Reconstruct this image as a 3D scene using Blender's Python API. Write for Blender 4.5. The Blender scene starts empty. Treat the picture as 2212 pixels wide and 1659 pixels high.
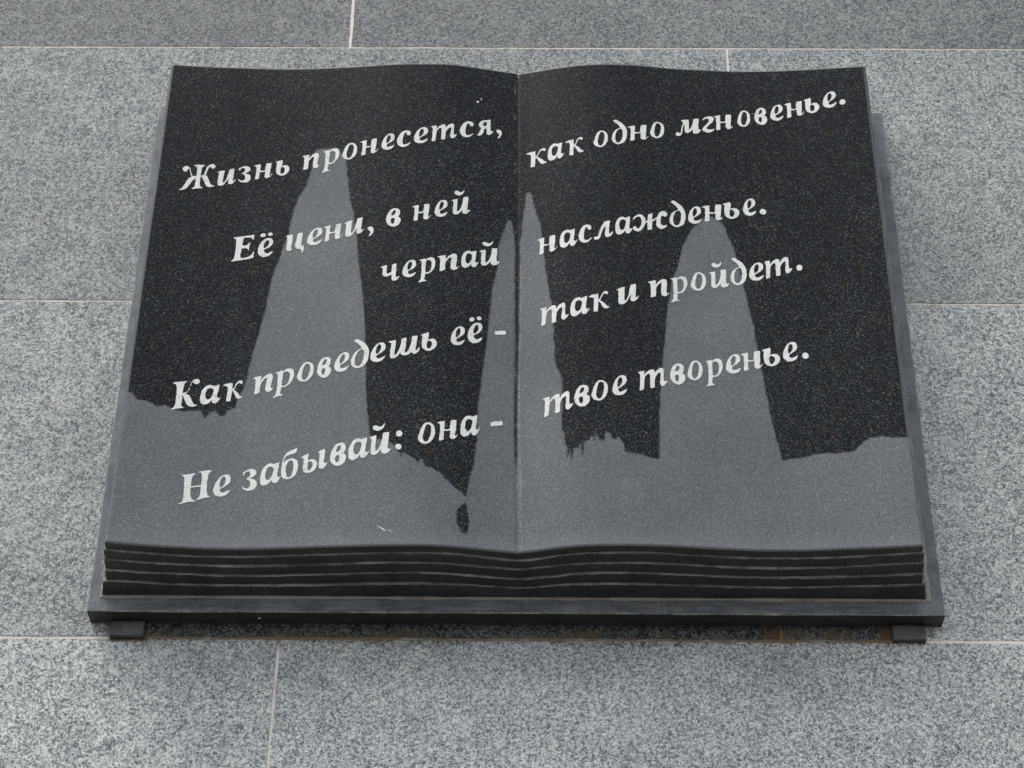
import bpy, math, json
import numpy as np
COL = bpy.context.scene.collection
SCN = bpy.context.scene

# ---------------------------------------------------------------- camera
cam = bpy.data.cameras.new('camera'); cam_o = bpy.data.objects.new('camera', cam); COL.objects.link(cam_o)
cam.sensor_width = 36.0; cam.lens = 36.0*4600/2212; cam.clip_start = 0.01; cam.clip_end = 500
cam_o.location = (0.518179, -2.170945, -1.227820)
cam_o.rotation_euler = (2.192753, -0.008770, 0.005153)
SCN.camera = cam_o

# ---------------------------------------------------------------- world, sun, exposure (bright overcast)
world = bpy.data.worlds.new('World'); SCN.world = world; world.use_nodes = True
wt = world.node_tree; bg = wt.nodes['Background']
sky = wt.nodes.new('ShaderNodeTexSky'); sky.sky_type = 'NISHITA'; sky.sun_disc = False
SUN_EL, SUN_AZ = math.radians(66), math.radians(232)       # azimuth measured clockwise from +Y (north)
sky.sun_elevation = SUN_EL; sky.sun_rotation = SUN_AZ; sky.air_density = 1.0; sky.dust_density = 1.5; sky.ozone_density = 1.0
hs = wt.nodes.new('ShaderNodeHueSaturation'); hs.inputs['Saturation'].default_value = 0.24
wt.links.new(sky.outputs[0], hs.inputs['Color']); wt.links.new(hs.outputs[0], bg.inputs[0])
bg.inputs[1].default_value = 0.15
sun = bpy.data.lights.new('sun', 'SUN'); sun_o = bpy.data.objects.new('sun', sun); COL.objects.link(sun_o)
sun.energy = 1.5; sun.angle = math.radians(30); sun.color = (1.0, 0.97, 0.93)
from mathutils import Vector
_d = Vector((math.sin(SUN_AZ)*math.cos(SUN_EL), math.cos(SUN_AZ)*math.cos(SUN_EL), math.sin(SUN_EL)))
sun_o.rotation_euler = _d.to_track_quat('Z', 'Y').to_euler()
SCN.view_settings.view_transform = 'Standard'; SCN.view_settings.look = 'None'
SCN.view_settings.exposure = 0.95; SCN.view_settings.gamma = 1.0

# ---------------------------------------------------------------- measured data (page coordinates)
GLYPHS={"Ж":[["+",[[31,339.8,0],[52,377.5,0],[130,392.2,0],[196,384.3,0],[243,347.7,0],[290,275.5,0],[335,218.5,1],[291,214.4,1],[244,286.5,0],[207,343.2,0],[188,328.1,0],[169,295.7,0],[122,288.1,0],[59,307.0,0]]],["+",[[301,216.2,1],[447,207.8,1],[439,169.5,1],[344,121.9,0],[264,42.7,0],[194,-6.7,0],[119,-26.0,0],[9,-33.4,1],[3,-20.3,1],[66,-0.4,0],[119,49.6,0],[170,114.8,0],[238,174.7,0],[298,196.0,0]]],["+",[[318,399.5,1],[368,406.3,0],[481,407.6,0],[653,392.5,1],[647,379.5,1],[587,356.9,0],[571,316.8,0],[562,235.7,0],[563,134.1,0],[567,63.1,0],[597,16.3,0],[656,-1.8,1],[651,-16.7,1],[499,-12.6,0],[365,-22.1,1],[351,-7.6,1],[409,20.8,0],[427,68.7,0],[433,159.6,0],[437,261.1,0],[434,332.6,0],[416,369.0,0],[373,383.6,0]]],["+",[[550,215.9,1],[646,219.4,1],[674,281.1,0],[701,351.1,0],[759,386.8,0],[837,398.7,0],[903,388.5,0],[950,351.8,0],[934,327.3,0],[877,315.5,0],[826,328.7,0],[794,351.0,0],[762,327.3,0],[737,287.9,0],[710,218.0,1],[668,189.8,1],[538,194.1,1]]],["+",[[567,210.1,1],[696,208.6,0],[758,179.9,0],[811,110.9,0],[874,46.5,0],[924,21.3,0],[992,17.0,1],[987,4.1,1],[913,-6.3,0],[817,-5.6,0],[766,7.4,0],[719,45.3,0],[664,108.9,0],[617,161.9,1]]]],"и":[["+",[[-79,248.0,1],[131,262.0,0],[329,264.9,1],[312,226.8,0],[303,145.8,0],[287,75.5,0],[311,49.3,0],[370,57.2,0],[459,109.5,0],[533,208.1,0],[588,272.2,1],[726,271.7,0],[843,272.0,1],[846,215.8,0],[824,135.4,0],[812,80.1,0],[839,53.7,0],[902,66.3,0],[951,86.5,1],[977,71.2,1],[885,26.5,0],[770,4.0,0],[647,6.0,0],[573,26.1,0],[566,64.8,0],[577,104.8,1],[477,58.2,0],[341,7.8,0],[161,-2.7,0],[32,19.1,0],[-6,65.8,0],[6,136.3,0],[12,207.2,0],[-7,233.3,0],[-66,235.3,1]]]],"з":[["+",[[-24,282.9,1],[70,266.5,0],[257,283.4,0],[517,283.8,0],[742,264.7,0],[878,223.6,0],[841,189.4,0],[656,166.1,0],[465,158.3,1],[712,138.5,0],[900,105.7,0],[973,57.1,0],[917,18.8,0],[734,-6.3,0],[475,-6.3,0],[206,15.9,0],[63,46.2,0],[-30,79.7,1],[49,77.1,1],[213,48.0,0],[392,34.4,0],[512,55.0,0],[524,95.1,0],[433,134.2,0],[250,156.2,1],[265,170.9,1],[390,181.6,0],[470,214.1,0],[425,246.5,0],[290,258.7,0],[144,246.6,0],[81,213.1,1],[17,220.3,1]]]],"н":[["+",[[-72,265.4,1],[97,274.3,0],[315,274.1,1],[315,222.9,0],[302,162.4,1],[446,149.0,0],[554,153.0,1],[568,208.2,0],[592,263.1,1],[628,268.1,0],[886,258.5,1],[882,199.4,0],[859,119.2,0],[832,54.7,0],[852,38.2,0],[911,49.9,0],[951,70.8,1],[986,58.5,1],[902,25.0,0],[785,3.8,0],[660,7.3,0],[574,34.8,0],[568,86.0,0],[583,127.8,1],[453,125.2,0],[296,132.2,1],[284,71.9,0],[293,20.7,1],[178,12.1,0],[69,13.2,1],[46,39.9,1],[75,94.0,0],[81,175.1,0],[74,226.5,0],[10,252.6,0],[-69,257.0,1]]]],"ь":[["+",[[-102,260.3,1],[67,270.7,0],[293,274.4,0],[416,278.0,1],[434,230.8,0],[396,166.3,1],[559,172.8,0],[749,162.4,0],[906,128.2,0],[966,79.0,0],[901,31.7,0],[706,1.6,0],[462,-8.5,0],[249,11.1,0],[71,45.7,0],[-8,90.3,0],[-15,162.1,0],[11,222.2,0],[-6,245.6,0],[-88,245.3,1]]],["o",[[364,142.5,0],[324,83.4,0],[351,46.4,0],[468,29.8,0],[585,48.9,0],[632,87.0,0],[600,119.4,0],[488,140.8,0]]]],"п":[["+",[[-63,261.8,1],[115,266.5,0],[349,265.0,1],[347,223.9,0],[334,199.2,1],[464,235.9,0],[604,261.7,0],[765,267.1,0],[876,241.3,0],[905,203.0,0],[888,142.6,0],[861,83.1,0],[872,41.4,0],[916,32.9,0],[967,49.6,1],[992,40.5,1],[913,7.6,0],[787,-8.5,0],[654,4.5,0],[592,31.7,0],[586,103.7,0],[610,173.7,0],[619,203.9,0],[552,208.9,0],[431,176.7,0],[359,140.9,0],[343,80.6,0],[343,19.3,1],[200,9.3,0],[71,8.4,1],[57,24.7,1],[74,79.6,0],[78,161.2,0],[63,218.8,0],[7,243.4,0],[-50,249.6,1]]]],"р":[["+",[[42,258.6,1],[202,261.9,0],[409,266.8,1],[407,246.2,1],[553,266.2,0],[745,267.1,0],[897,235.0,0],[958,178.8,0],[942,107.9,0],[829,44.5,0],[677,9.8,0],[504,2.5,0],[416,9.2,1],[399,-25.3,0],[376,-64.4,0],[414,-89.7,0],[518,-97.6,1],[509,-113.2,1],[324,-111.4,0],[56,-119.4,1],[36,-104.7,1],[126,-81.0,0],[170,-28.3,0],[189,52.1,0],[185,134.4,0],[177,207.1,0],[144,235.3,0],[51,249.7,1]]],["o",[[466,226.2,0],[428,188.0,0],[422,116.3,0],[420,44.7,0],[514,27.4,0],[639,38.4,0],[724,83.2,0],[748,143.0,0],[731,190.7,0],[661,216.7,0],[562,229.3,0]]]],"о":[["+",[[-19,104.9,0],[28,143.1,0],[121,219.8,0],[295,281.3,0],[519,296.2,0],[754,270.1,0],[919,218.8,0],[965,153.4,0],[933,83.5,0],[776,28.0,0],[556,1.8,0],[327,11.1,0],[110,45.3,0]]],["o",[[286,95.9,0],[355,50.4,0],[472,32.7,0],[599,55.6,0],[696,121.3,0],[736,190.7,0],[685,240.9,0],[565,264.2,0],[452,261.0,0],[369,214.5,0],[308,156.3,0]]]],"е":[["+",[[-20,114.6,0],[30,173.8,0],[187,237.8,0],[393,278.4,0],[650,287.3,0],[872,262.7,0],[956,216.6,0],[936,171.1,0],[771,138.6,0],[560,119.1,0],[400,102.0,0],[406,75.9,0],[488,55.9,0],[618,54.0,0],[809,64.3,0],[914,74.0,1],[973,62.6,1],[861,25.4,0],[672,4.8,0],[414,5.4,0],[173,29.9,0],[12,71.6,0]]],["o",[[385,128.6,0],[553,150.5,0],[638,192.5,0],[641,233.8,0],[571,258.4,0],[464,253.8,0],[373,217.3,0],[341,172.4,0]]]],"с":[["+",[[-22,126.1,0],[31,183.1,0],[188,246.8,0],[384,281.2,0],[618,284.7,0],[853,263.3,0],[941,225.8,0],[907,191.0,0],[807,185.3,0],[682,201.5,0],[629,230.0,0],[553,244.0,0],[476,226.9,0],[407,162.6,0],[379,101.9,0],[429,53.0,0],[573,35.9,0],[753,42.9,0],[911,61.3,1],[973,51.2,1],[838,18.3,0],[641,-3.4,0],[400,-2.3,0],[173,25.2,0],[31,69.3,0]]]],"т":[["+",[[-20,273.0,1],[72,279.5,0],[215,277.3,1],[218,243.6,0],[209,213.1,1],[294,252.6,0],[403,274.2,0],[502,272.2,0],[554,247.9,0],[561,210.8,1],[646,253.5,0],[754,271.6,0],[843,265.9,0],[878,233.3,0],[875,181.0,0],[870,118.5,0],[882,76.4,0],[933,69.5,0],[982,78.2,1],[994,64.3,1],[935,27.7,0],[850,2.6,0],[762,13.5,0],[731,51.2,0],[744,113.1,0],[758,164.7,0],[760,196.0,0],[715,203.0,0],[640,180.6,0],[577,142.0,0],[560,80.6,0],[559,8.1,1],[490,0.3,0],[406,6.4,1],[389,30.8,1],[394,102.9,0],[399,175.3,0],[385,213.1,0],[330,218.0,0],[255,193.4,0],[215,150.1,0],[199,78.8,0],[182,7.6,1],[117,3.0,0],[52,-1.6,1],[28,21.1,1],[48,91.9,0],[54,174.6,0],[54,226.7,0],[30,254.9,0],[-10,261.6,1]]]],"я":[["+",[[123,222.7,0],[208,257.0,0],[365,275.6,0],[576,276.0,0],[851,275.2,1],[845,217.1,0],[839,143.4,0],[864,74.1,0],[914,58.8,0],[995,64.6,1],[1013,51.3,1],[927,19.5,0],[807,-8.0,0],[648,7.4,0],[587,30.2,0],[590,87.8,0],[569,125.2,1],[465,112.5,0],[416,61.3,0],[314,17.0,0],[176,0.5,0],[-8,19.7,1],[-8,30.2,1],[86,34.6,0],[170,79.2,0],[271,133.8,1],[199,157.1,0],[126,185.7,0]]],["o",[[387,214.7,0],[407,182.5,0],[496,169.5,0],[584,172.2,1],[599,203.4,0],[586,240.8,1],[491,240.4,0]]]],",":[["+",[[-13,66.6,0],[212,74.4,0],[521,74.7,0],[834,52.1,0],[995,12.6,0],[951,-39.2,0],[699,-71.8,0],[424,-89.0,1],[259,-81.6,1],[286,-61.0,0],[489,-42.6,0],[485,-21.6,0],[275,7.3,0],[64,36.2,0]]]],"к":[["+",[[-4,249.5,1],[153,266.7,0],[467,260.4,1],[468,218.6,0],[479,166.7,1],[555,183.0,0],[607,227.5,0],[729,266.5,0],[868,269.2,0],[955,243.8,0],[938,214.2,0],[851,218.0,0],[764,237.0,0],[694,223.7,0],[632,186.7,0],[555,147.6,1],[677,118.2,0],[799,78.8,0],[886,37.3,0],[990,25.2,1],[1000,7.6,1],[886,-4.2,0],[764,3.6,0],[643,46.7,0],[556,107.3,0],[468,136.4,1],[459,68.2,0],[435,-16.9,1],[331,-7.5,0],[227,-3.5,1],[216,20.3,1],[236,93.6,0],[242,181.2,0],[206,216.6,0],[14,239.1,1]]]],"а":[["+",[[0,150.1,0],[53,221.1,0],[207,276.3,0],[426,289.5,0],[600,264.1,1],[876,272.0,1],[862,209.7,0],[825,136.6,0],[816,93.1,0],[902,67.2,0],[981,86.0,1],[1003,69.1,1],[901,23.1,0],[770,-4.1,0],[596,17.9,0],[575,57.6,1],[422,15.4,0],[204,7.3,0],[52,38.1,0],[0,87.0,0]]],["o",[[294,223.5,0],[249,164.4,0],[271,105.5,0],[358,75.8,0],[467,80.4,0],[554,116.3,0],[599,169.1,0],[600,207.1,0],[512,230.3,0],[403,238.4,0]]]],"д":[["+",[[109,422.3,1],[193,433.4,0],[337,433.3,0],[527,393.6,0],[763,342.3,0],[947,268.1,0],[1035,192.9,0],[1000,92.7,0],[872,23.2,0],[629,-8.2,0],[390,-8.0,0],[154,30.0,0],[25,81.4,0],[21,145.2,0],[124,216.2,0],[320,256.9,0],[587,274.6,1],[518,310.4,0],[401,348.8,0],[237,389.8,0]]],["o",[[609,256.8,0],[415,239.0,0],[289,181.9,0],[248,107.6,0],[300,47.6,0],[441,21.0,0],[586,38.6,0],[698,96.2,0],[735,170.7,0],[711,223.1,0]]]],"м":[["+",[[0,35.2,0],[29,63.1,0],[112,73.1,0],[174,47.4,0],[209,67.6,0],[251,154.2,0],[310,240.2,0],[247,258.7,1],[248,276.5,1],[380,278.1,0],[544,272.0,1],[553,211.7,0],[544,130.4,0],[555,92.6,1],[644,147.1,0],[708,218.1,0],[735,273.4,1],[839,270.2,0],[938,267.2,1],[928,190.1,0],[911,109.2,0],[930,71.0,0],[1011,68.8,1],[1002,48.6,1],[922,12.1,0],[806,1.4,0],[710,12.9,0],[680,41.2,0],[692,85.0,1],[634,66.0,0],[549,41.0,0],[467,35.3,0],[387,50.1,0],[359,88.7,0],[369,177.3,0],[356,207.8,1],[303,121.5,0],[261,35.0,0],[185,2.4,0],[104,-0.3,0],[23,11.7,0]]]],"г":[["+",[[62,243.8,0],[226,265.9,0],[469,281.2,0],[743,277.7,0],[942,256.9,0],[1014,220.4,0],[918,170.8,0],[668,133.4,0],[453,95.1,0],[411,66.6,0],[576,46.8,0],[813,39.9,0],[1006,49.1,1],[1030,36.6,1],[870,1.2,0],[594,-10.0,0],[291,3.3,0],[63,39.8,0],[39,77.6,0],[184,110.4,0],[435,155.1,0],[583,195.6,0],[558,229.2,0],[391,243.1,0],[147,226.4,0]]]],"в":[["+",[[-23,119.9,0],[15,183.5,0],[151,252.8,0],[359,290.8,0],[619,289.6,0],[842,259.3,0],[916,211.8,0],[862,159.3,0],[779,141.6,1],[914,113.0,0],[977,77.2,0],[931,24.7,0],[766,-10.9,0],[510,-19.1,0],[245,12.0,0],[63,60.3,0]]],["o",[[475,256.8,0],[374,218.3,0],[338,187.4,0],[447,181.3,0],[552,197.5,0],[610,227.2,0],[584,252.9,0]]],["o",[[330,122.0,0],[317,78.9,0],[390,42.1,0],[477,35.1,0],[535,66.8,0],[549,104.4,0],[480,126.8,0]]]],"Е":[["+",[[6,382.0,1],[217,390.1,0],[519,392.8,0],[895,400.4,1],[890,358.3,0],[878,310.5,1],[825,319.2,1],[773,345.8,0],[647,363.5,0],[496,363.4,0],[452,358.9,1],[436,305.1,0],[423,239.4,1],[560,234.4,0],[647,248.9,0],[685,277.4,1],[746,274.7,1],[732,209.1,0],[719,143.7,1],[673,145.7,1],[652,170.6,0],[542,187.0,0],[416,185.5,1],[392,126.4,0],[381,55.1,0],[432,33.1,0],[583,29.9,0],[730,41.6,0],[842,72.1,0],[891,115.1,1],[951,114.5,1],[945,55.0,0],[948,9.5,1],[621,-1.4,0],[323,-8.7,0],[10,-19.7,1],[13,1.6,1],[104,20.5,0],[135,73.5,0],[143,157.1,0],[144,265.1,0],[123,343.9,0],[26,366.0,1]]]],"ё":[["+",[[-24,100.6,0],[-14,172.1,0],[118,244.9,0],[328,293.9,0],[597,305.9,0],[827,272.6,0],[910,220.0,0],[828,170.2,0],[614,132.8,0],[426,123.4,0],[378,95.6,0],[481,61.0,0],[643,51.2,0],[819,66.2,0],[900,70.4,1],[925,51.0,1],[794,10.0,0],[595,-4.0,0],[370,-5.6,0],[130,28.5,0],[2,69.7,0]]],["o",[[374,143.8,0],[556,165.5,0],[643,203.6,0],[641,245.9,0],[565,267.5,0],[454,260.5,0],[363,222.4,0],[323,182.0,0]]],["+",[[40,368.9,0],[108,396.4,0],[234,399.6,0],[364,381.8,0],[395,359.9,0],[334,338.3,0],[222,333.5,0],[90,345.1,0]]],["+",[[512,375.2,0],[566,392.1,0],[702,392.9,0],[814,375.0,0],[843,356.5,0],[791,337.4,0],[677,334.8,0],[558,348.8,0]]]],"ц":[["+",[[-61,269.6,1],[112,280.3,0],[350,281.8,1],[355,194.3,0],[337,123.4,0],[316,65.0,0],[342,39.0,0],[413,45.2,0],[506,109.8,0],[558,189.9,0],[573,273.4,1],[701,275.0,0],[857,268.2,1],[851,190.0,0],[833,119.1,0],[822,59.8,0],[889,42.3,0],[939,59.7,1],[980,44.3,1],[951,13.0,0],[979,-25.3,0],[940,-57.9,0],[922,-86.3,1],[865,-78.0,1],[864,-45.6,0],[831,-19.0,0],[735,0.9,0],[603,15.3,0],[535,41.3,0],[532,77.5,1],[432,43.7,0],[312,11.4,0],[166,11.1,0],[68,36.8,0],[62,85.3,0],[69,168.9,0],[68,241.4,0],[25,262.9,0],[-48,260.1,1]]]],"ч":[["+",[[-38,258.8,1],[138,269.8,0],[314,280.5,1],[319,210.2,0],[311,157.0,0],[354,132.8,0],[450,137.4,0],[545,147.2,1],[550,216.7,0],[565,269.6,1],[655,274.6,0],[784,271.7,1],[788,201.5,0],[780,126.8,0],[784,62.3,0],[835,43.3,0],[929,59.1,0],[970,64.1,1],[988,52.4,1],[903,17.9,0],[795,-7.7,0],[666,-7.0,0],[566,17.5,0],[560,55.3,0],[559,98.1,1],[425,90.8,0],[298,82.9,0],[166,101.7,0],[101,137.7,0],[100,202.2,0],[84,240.8,0],[-21,250.2,1]]]],"й":[["+",[[-24,261.4,1],[127,266.3,0],[328,268.3,1],[318,196.4,0],[309,108.0,0],[306,63.9,0],[364,55.5,0],[477,99.7,0],[555,162.2,0],[584,216.5,0],[596,277.3,1],[730,278.1,0],[882,269.1,1],[872,189.3,0],[851,112.6,0],[856,56.8,0],[917,44.1,0],[984,48.8,1],[1001,34.3,1],[920,2.9,0],[788,-13.3,0],[636,-2.7,0],[550,29.4,0],[564,61.9,1],[483,32.9,0],[352,6.4,0],[202,5.9,0],[99,34.7,0],[77,85.4,0],[96,162.0,0],[97,228.6,0],[-6,252.9,1]]],["+",[[132,383.3,0],[180,405.8,0],[298,403.9,0],[384,383.0,0],[486,372.4,0],[586,384.2,0],[635,406.4,1],[679,401.9,1],[639,359.1,0],[524,325.6,0],[356,322.8,0],[203,346.6,0]]]],"К":[["+",[[-49,379.1,1],[39,389.8,0],[267,390.5,0],[480,390.8,1],[476,376.3,1],[405,356.9,0],[383,307.4,0],[375,240.7,0],[376,218.4,1],[487,227.1,0],[563,255.0,0],[604,309.0,0],[658,368.2,0],[747,403.3,0],[860,405.7,0],[958,381.6,0],[958,342.3,0],[883,325.9,0],[782,332.0,0],[708,360.2,0],[677,350.5,0],[635,302.0,0],[581,243.0,0],[494,202.2,1],[616,174.6,0],[701,126.2,0],[791,60.9,0],[887,23.0,0],[986,21.2,1],[982,7.1,1],[866,-3.6,0],[724,-0.0,0],[604,25.4,0],[503,79.7,0],[434,138.1,0],[372,185.1,1],[378,118.2,0],[376,51.9,0],[393,23.5,0],[462,9.6,1],[459,-6.8,1],[247,-7.1,0],[10,-15.2,1],[10,1.4,1],[96,23.8,0],[132,72.3,0],[133,161.0,0],[122,261.6,0],[100,329.4,0],[49,359.2,0],[-40,369.9,1]]]],"ш":[["+",[[-23,272.5,1],[84,272.7,0],[244,267.5,1],[238,202.8,0],[212,114.3,0],[207,62.9,0],[240,48.8,0],[303,78.3,0],[375,161.8,0],[410,269.3,1],[564,269.7,1],[558,194.3,0],[540,104.8,0],[526,54.2,0],[559,44.2,0],[623,69.7,0],[695,153.3,0],[724,268.0,1],[904,264.2,1],[892,184.1,0],[867,108.4,0],[858,57.2,0],[878,41.9,0],[929,62.4,0],[967,84.3,1],[990,71.4,1],[959,26.5,0],[869,-5.2,0],[775,1.1,0],[724,32.7,1],[655,7.7,0],[563,0.8,0],[456,12.5,0],[400,41.9,0],[397,68.2,1],[322,24.3,0],[219,-3.3,0],[112,6.2,0],[68,39.9,0],[68,117.8,0],[85,207.1,0],[73,245.1,0],[-8,254.9,1]]]],"Н":[["+",[[-8,341.3,1],[140,349.1,0],[424,361.4,1],[416,346.1,1],[353,321.9,0],[331,276.2,0],[328,194.3,1],[477,192.4,0],[618,195.7,1],[619,267.4,0],[608,329.5,0],[573,361.7,0],[491,366.6,1],[489,377.0,1],[659,384.2,0],[902,379.6,1],[894,364.7,1],[831,337.9,0],[811,277.4,0],[801,196.0,0],[812,113.6,0],[850,50.0,0],[923,34.9,1],[919,19.8,1],[726,17.1,0],[515,-4.2,1],[512,8.0,1],[595,38.5,0],[616,93.7,0],[615,170.2,1],[483,171.8,0],[323,171.9,1],[333,112.5,0],[371,50.6,0],[419,13.9,0],[499,-3.7,1],[495,-15.7,1],[280,-18.4,0],[24,-44.3,1],[9,-31.1,1],[97,-16.2,0],[127,24.1,0],[129,105.4,0],[119,207.5,0],[95,300.0,0],[66,322.7,0],[1,331.0,1]]]],"б":[["+",[[-37,128.5,0],[-26,220.8,0],[38,289.0,0],[129,345.2,0],[320,373.7,0],[586,381.5,0],[739,391.8,1],[816,391.8,1],[821,349.5,0],[696,321.6,0],[427,324.6,0],[208,313.7,0],[110,273.6,0],[82,228.9,1],[225,265.7,0],[491,270.2,0],[768,243.8,0],[922,186.3,0],[947,112.1,0],[862,35.5,0],[653,-1.5,0],[365,-2.2,0],[109,30.9,0],[-13,85.6,0]]],["o",[[272,195.0,0],[251,129.2,0],[323,52.1,0],[444,23.2,0],[593,43.8,0],[658,111.5,0],[655,184.1,0],[549,232.9,0],[411,242.4,0]]]],"ы":[["+",[[-38,240.6,1],[70,254.5,0],[268,267.0,1],[259,218.0,0],[240,173.3,1],[350,178.8,0],[493,161.2,0],[591,114.2,0],[583,58.1,0],[508,14.6,0],[373,-1.6,0],[204,11.8,0],[99,49.2,0],[74,103.6,0],[87,174.7,0],[78,217.2,0],[-22,230.5,1]]],["o",[[255,140.5,0],[259,83.2,0],[286,44.0,0],[351,36.9,0],[414,71.3,0],[428,111.2,0],[371,143.3,0],[300,151.1,0]]],["+",[[574,246.1,1],[682,260.5,0],[849,266.7,1],[860,204.9,0],[846,133.5,0],[841,87.4,0],[886,72.3,0],[962,79.7,1],[978,67.7,1],[908,28.5,0],[802,1.5,0],[687,21.0,0],[648,51.1,0],[650,113.0,0],[655,185.2,0],[641,228.4,0],[584,236.6,1]]]],"ж":[["+",[[19,220.4,0],[75,257.1,0],[202,281.1,0],[311,256.3,0],[386,191.3,0],[381,111.4,0],[298,38.1,0],[186,-0.8,0],[77,20.2,0],[17,60.5,0],[34,94.6,0],[97,94.9,0],[136,63.4,0],[189,55.6,0],[238,87.3,0],[273,146.8,0],[260,201.3,0],[200,241.9,0],[105,231.5,0],[40,195.6,0]]],["+",[[351,135.2,1],[489,181.2,1],[487,152.8,1],[358,106.1,1]]],["+",[[563,153.9,1],[724,198.6,1],[721,166.5,1],[567,121.4,1]]],["+",[[462,256.8,1],[602,269.0,1],[581,148.8,0],[578,3.0,1],[436,0.3,1],[434,107.1,0]]],["+",[[696,121.7,0],[717,191.9,0],[801,266.9,0],[898,283.7,0],[1007,253.4,0],[1019,207.6,0],[953,179.4,0],[876,207.8,0],[843,183.2,0],[822,113.0,0],[849,57.5,0],[927,43.3,0],[992,57.0,1],[1015,37.6,1],[940,1.5,0],[829,-8.7,0],[736,20.9,0],[692,68.5,0]]]],"л":[["+",[[0,39.3,0],[68,55.6,0],[179,52.9,0],[224,67.4,0],[295,124.5,0],[412,205.1,0],[556,266.4,1],[865,268.5,1],[830,178.1,0],[796,91.7,0],[821,54.8,0],[963,81.3,1],[1007,69.7,1],[931,21.5,0],[761,0.3,0],[623,14.1,0],[570,52.7,0],[604,156.6,0],[635,199.0,1],[521,162.2,0],[404,81.7,0],[316,17.1,0],[176,0.3,0],[54,9.0,0]]]],"-":[["+",[[-15,128.1,1],[153,117.9,0],[306,123.3,0],[925,94.1,1],[940,64.7,0],[1022,35.5,1],[745,41.6,0],[34,69.0,1]]]],".":[["+",[[40,51.8,0],[199,82.4,0],[584,88.2,0],[942,63.9,0],[1041,26.9,0],[880,-5.4,0],[498,-9.3,0],[141,14.9,0]]]],":":[["+",[[-21,233.2,0],[97,255.6,0],[393,263.4,0],[743,247.5,0],[909,211.8,0],[774,180.2,0],[456,174.9,0],[125,195.8,0]]],["+",[[-21,54.2,0],[106,78.3,0],[403,82.8,0],[698,68.1,0],[884,34.4,0],[748,6.3,0],[430,2.2,0],[133,22.2,0]]]]}
LINES={"1": [[5.583101, 4.981454, 1.523669, 0.441879, 0.684473], 0.97], "2": [[4.274037, -3.728362, 1.040464, 0.150873, 0.614021], 0.99], "3": [[21.611862, 17.952547, 5.195789, 0.872091, 0.571562], 0.975], "4": [[-2.708632, -0.355485, 0.295758, 0.462243], 0.96], "5": [[5.737096, 4.956093, 1.456448, 0.45412, 0.348075], 1.0], "6": [[15.212371, 12.605592, 3.493131, 0.652919, 0.217495], 1.05], "7": [[-3.532434, 1.15963, 0.073591, 0.209658, 0.461753], 1.0], "8": [[12.677371, -10.180647, 2.729342, 0.004217, 0.353542], 1.0], "9": [[2.690228, -2.667196, 0.837175, 0.188548, 0.212519], 1.01]}
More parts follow.
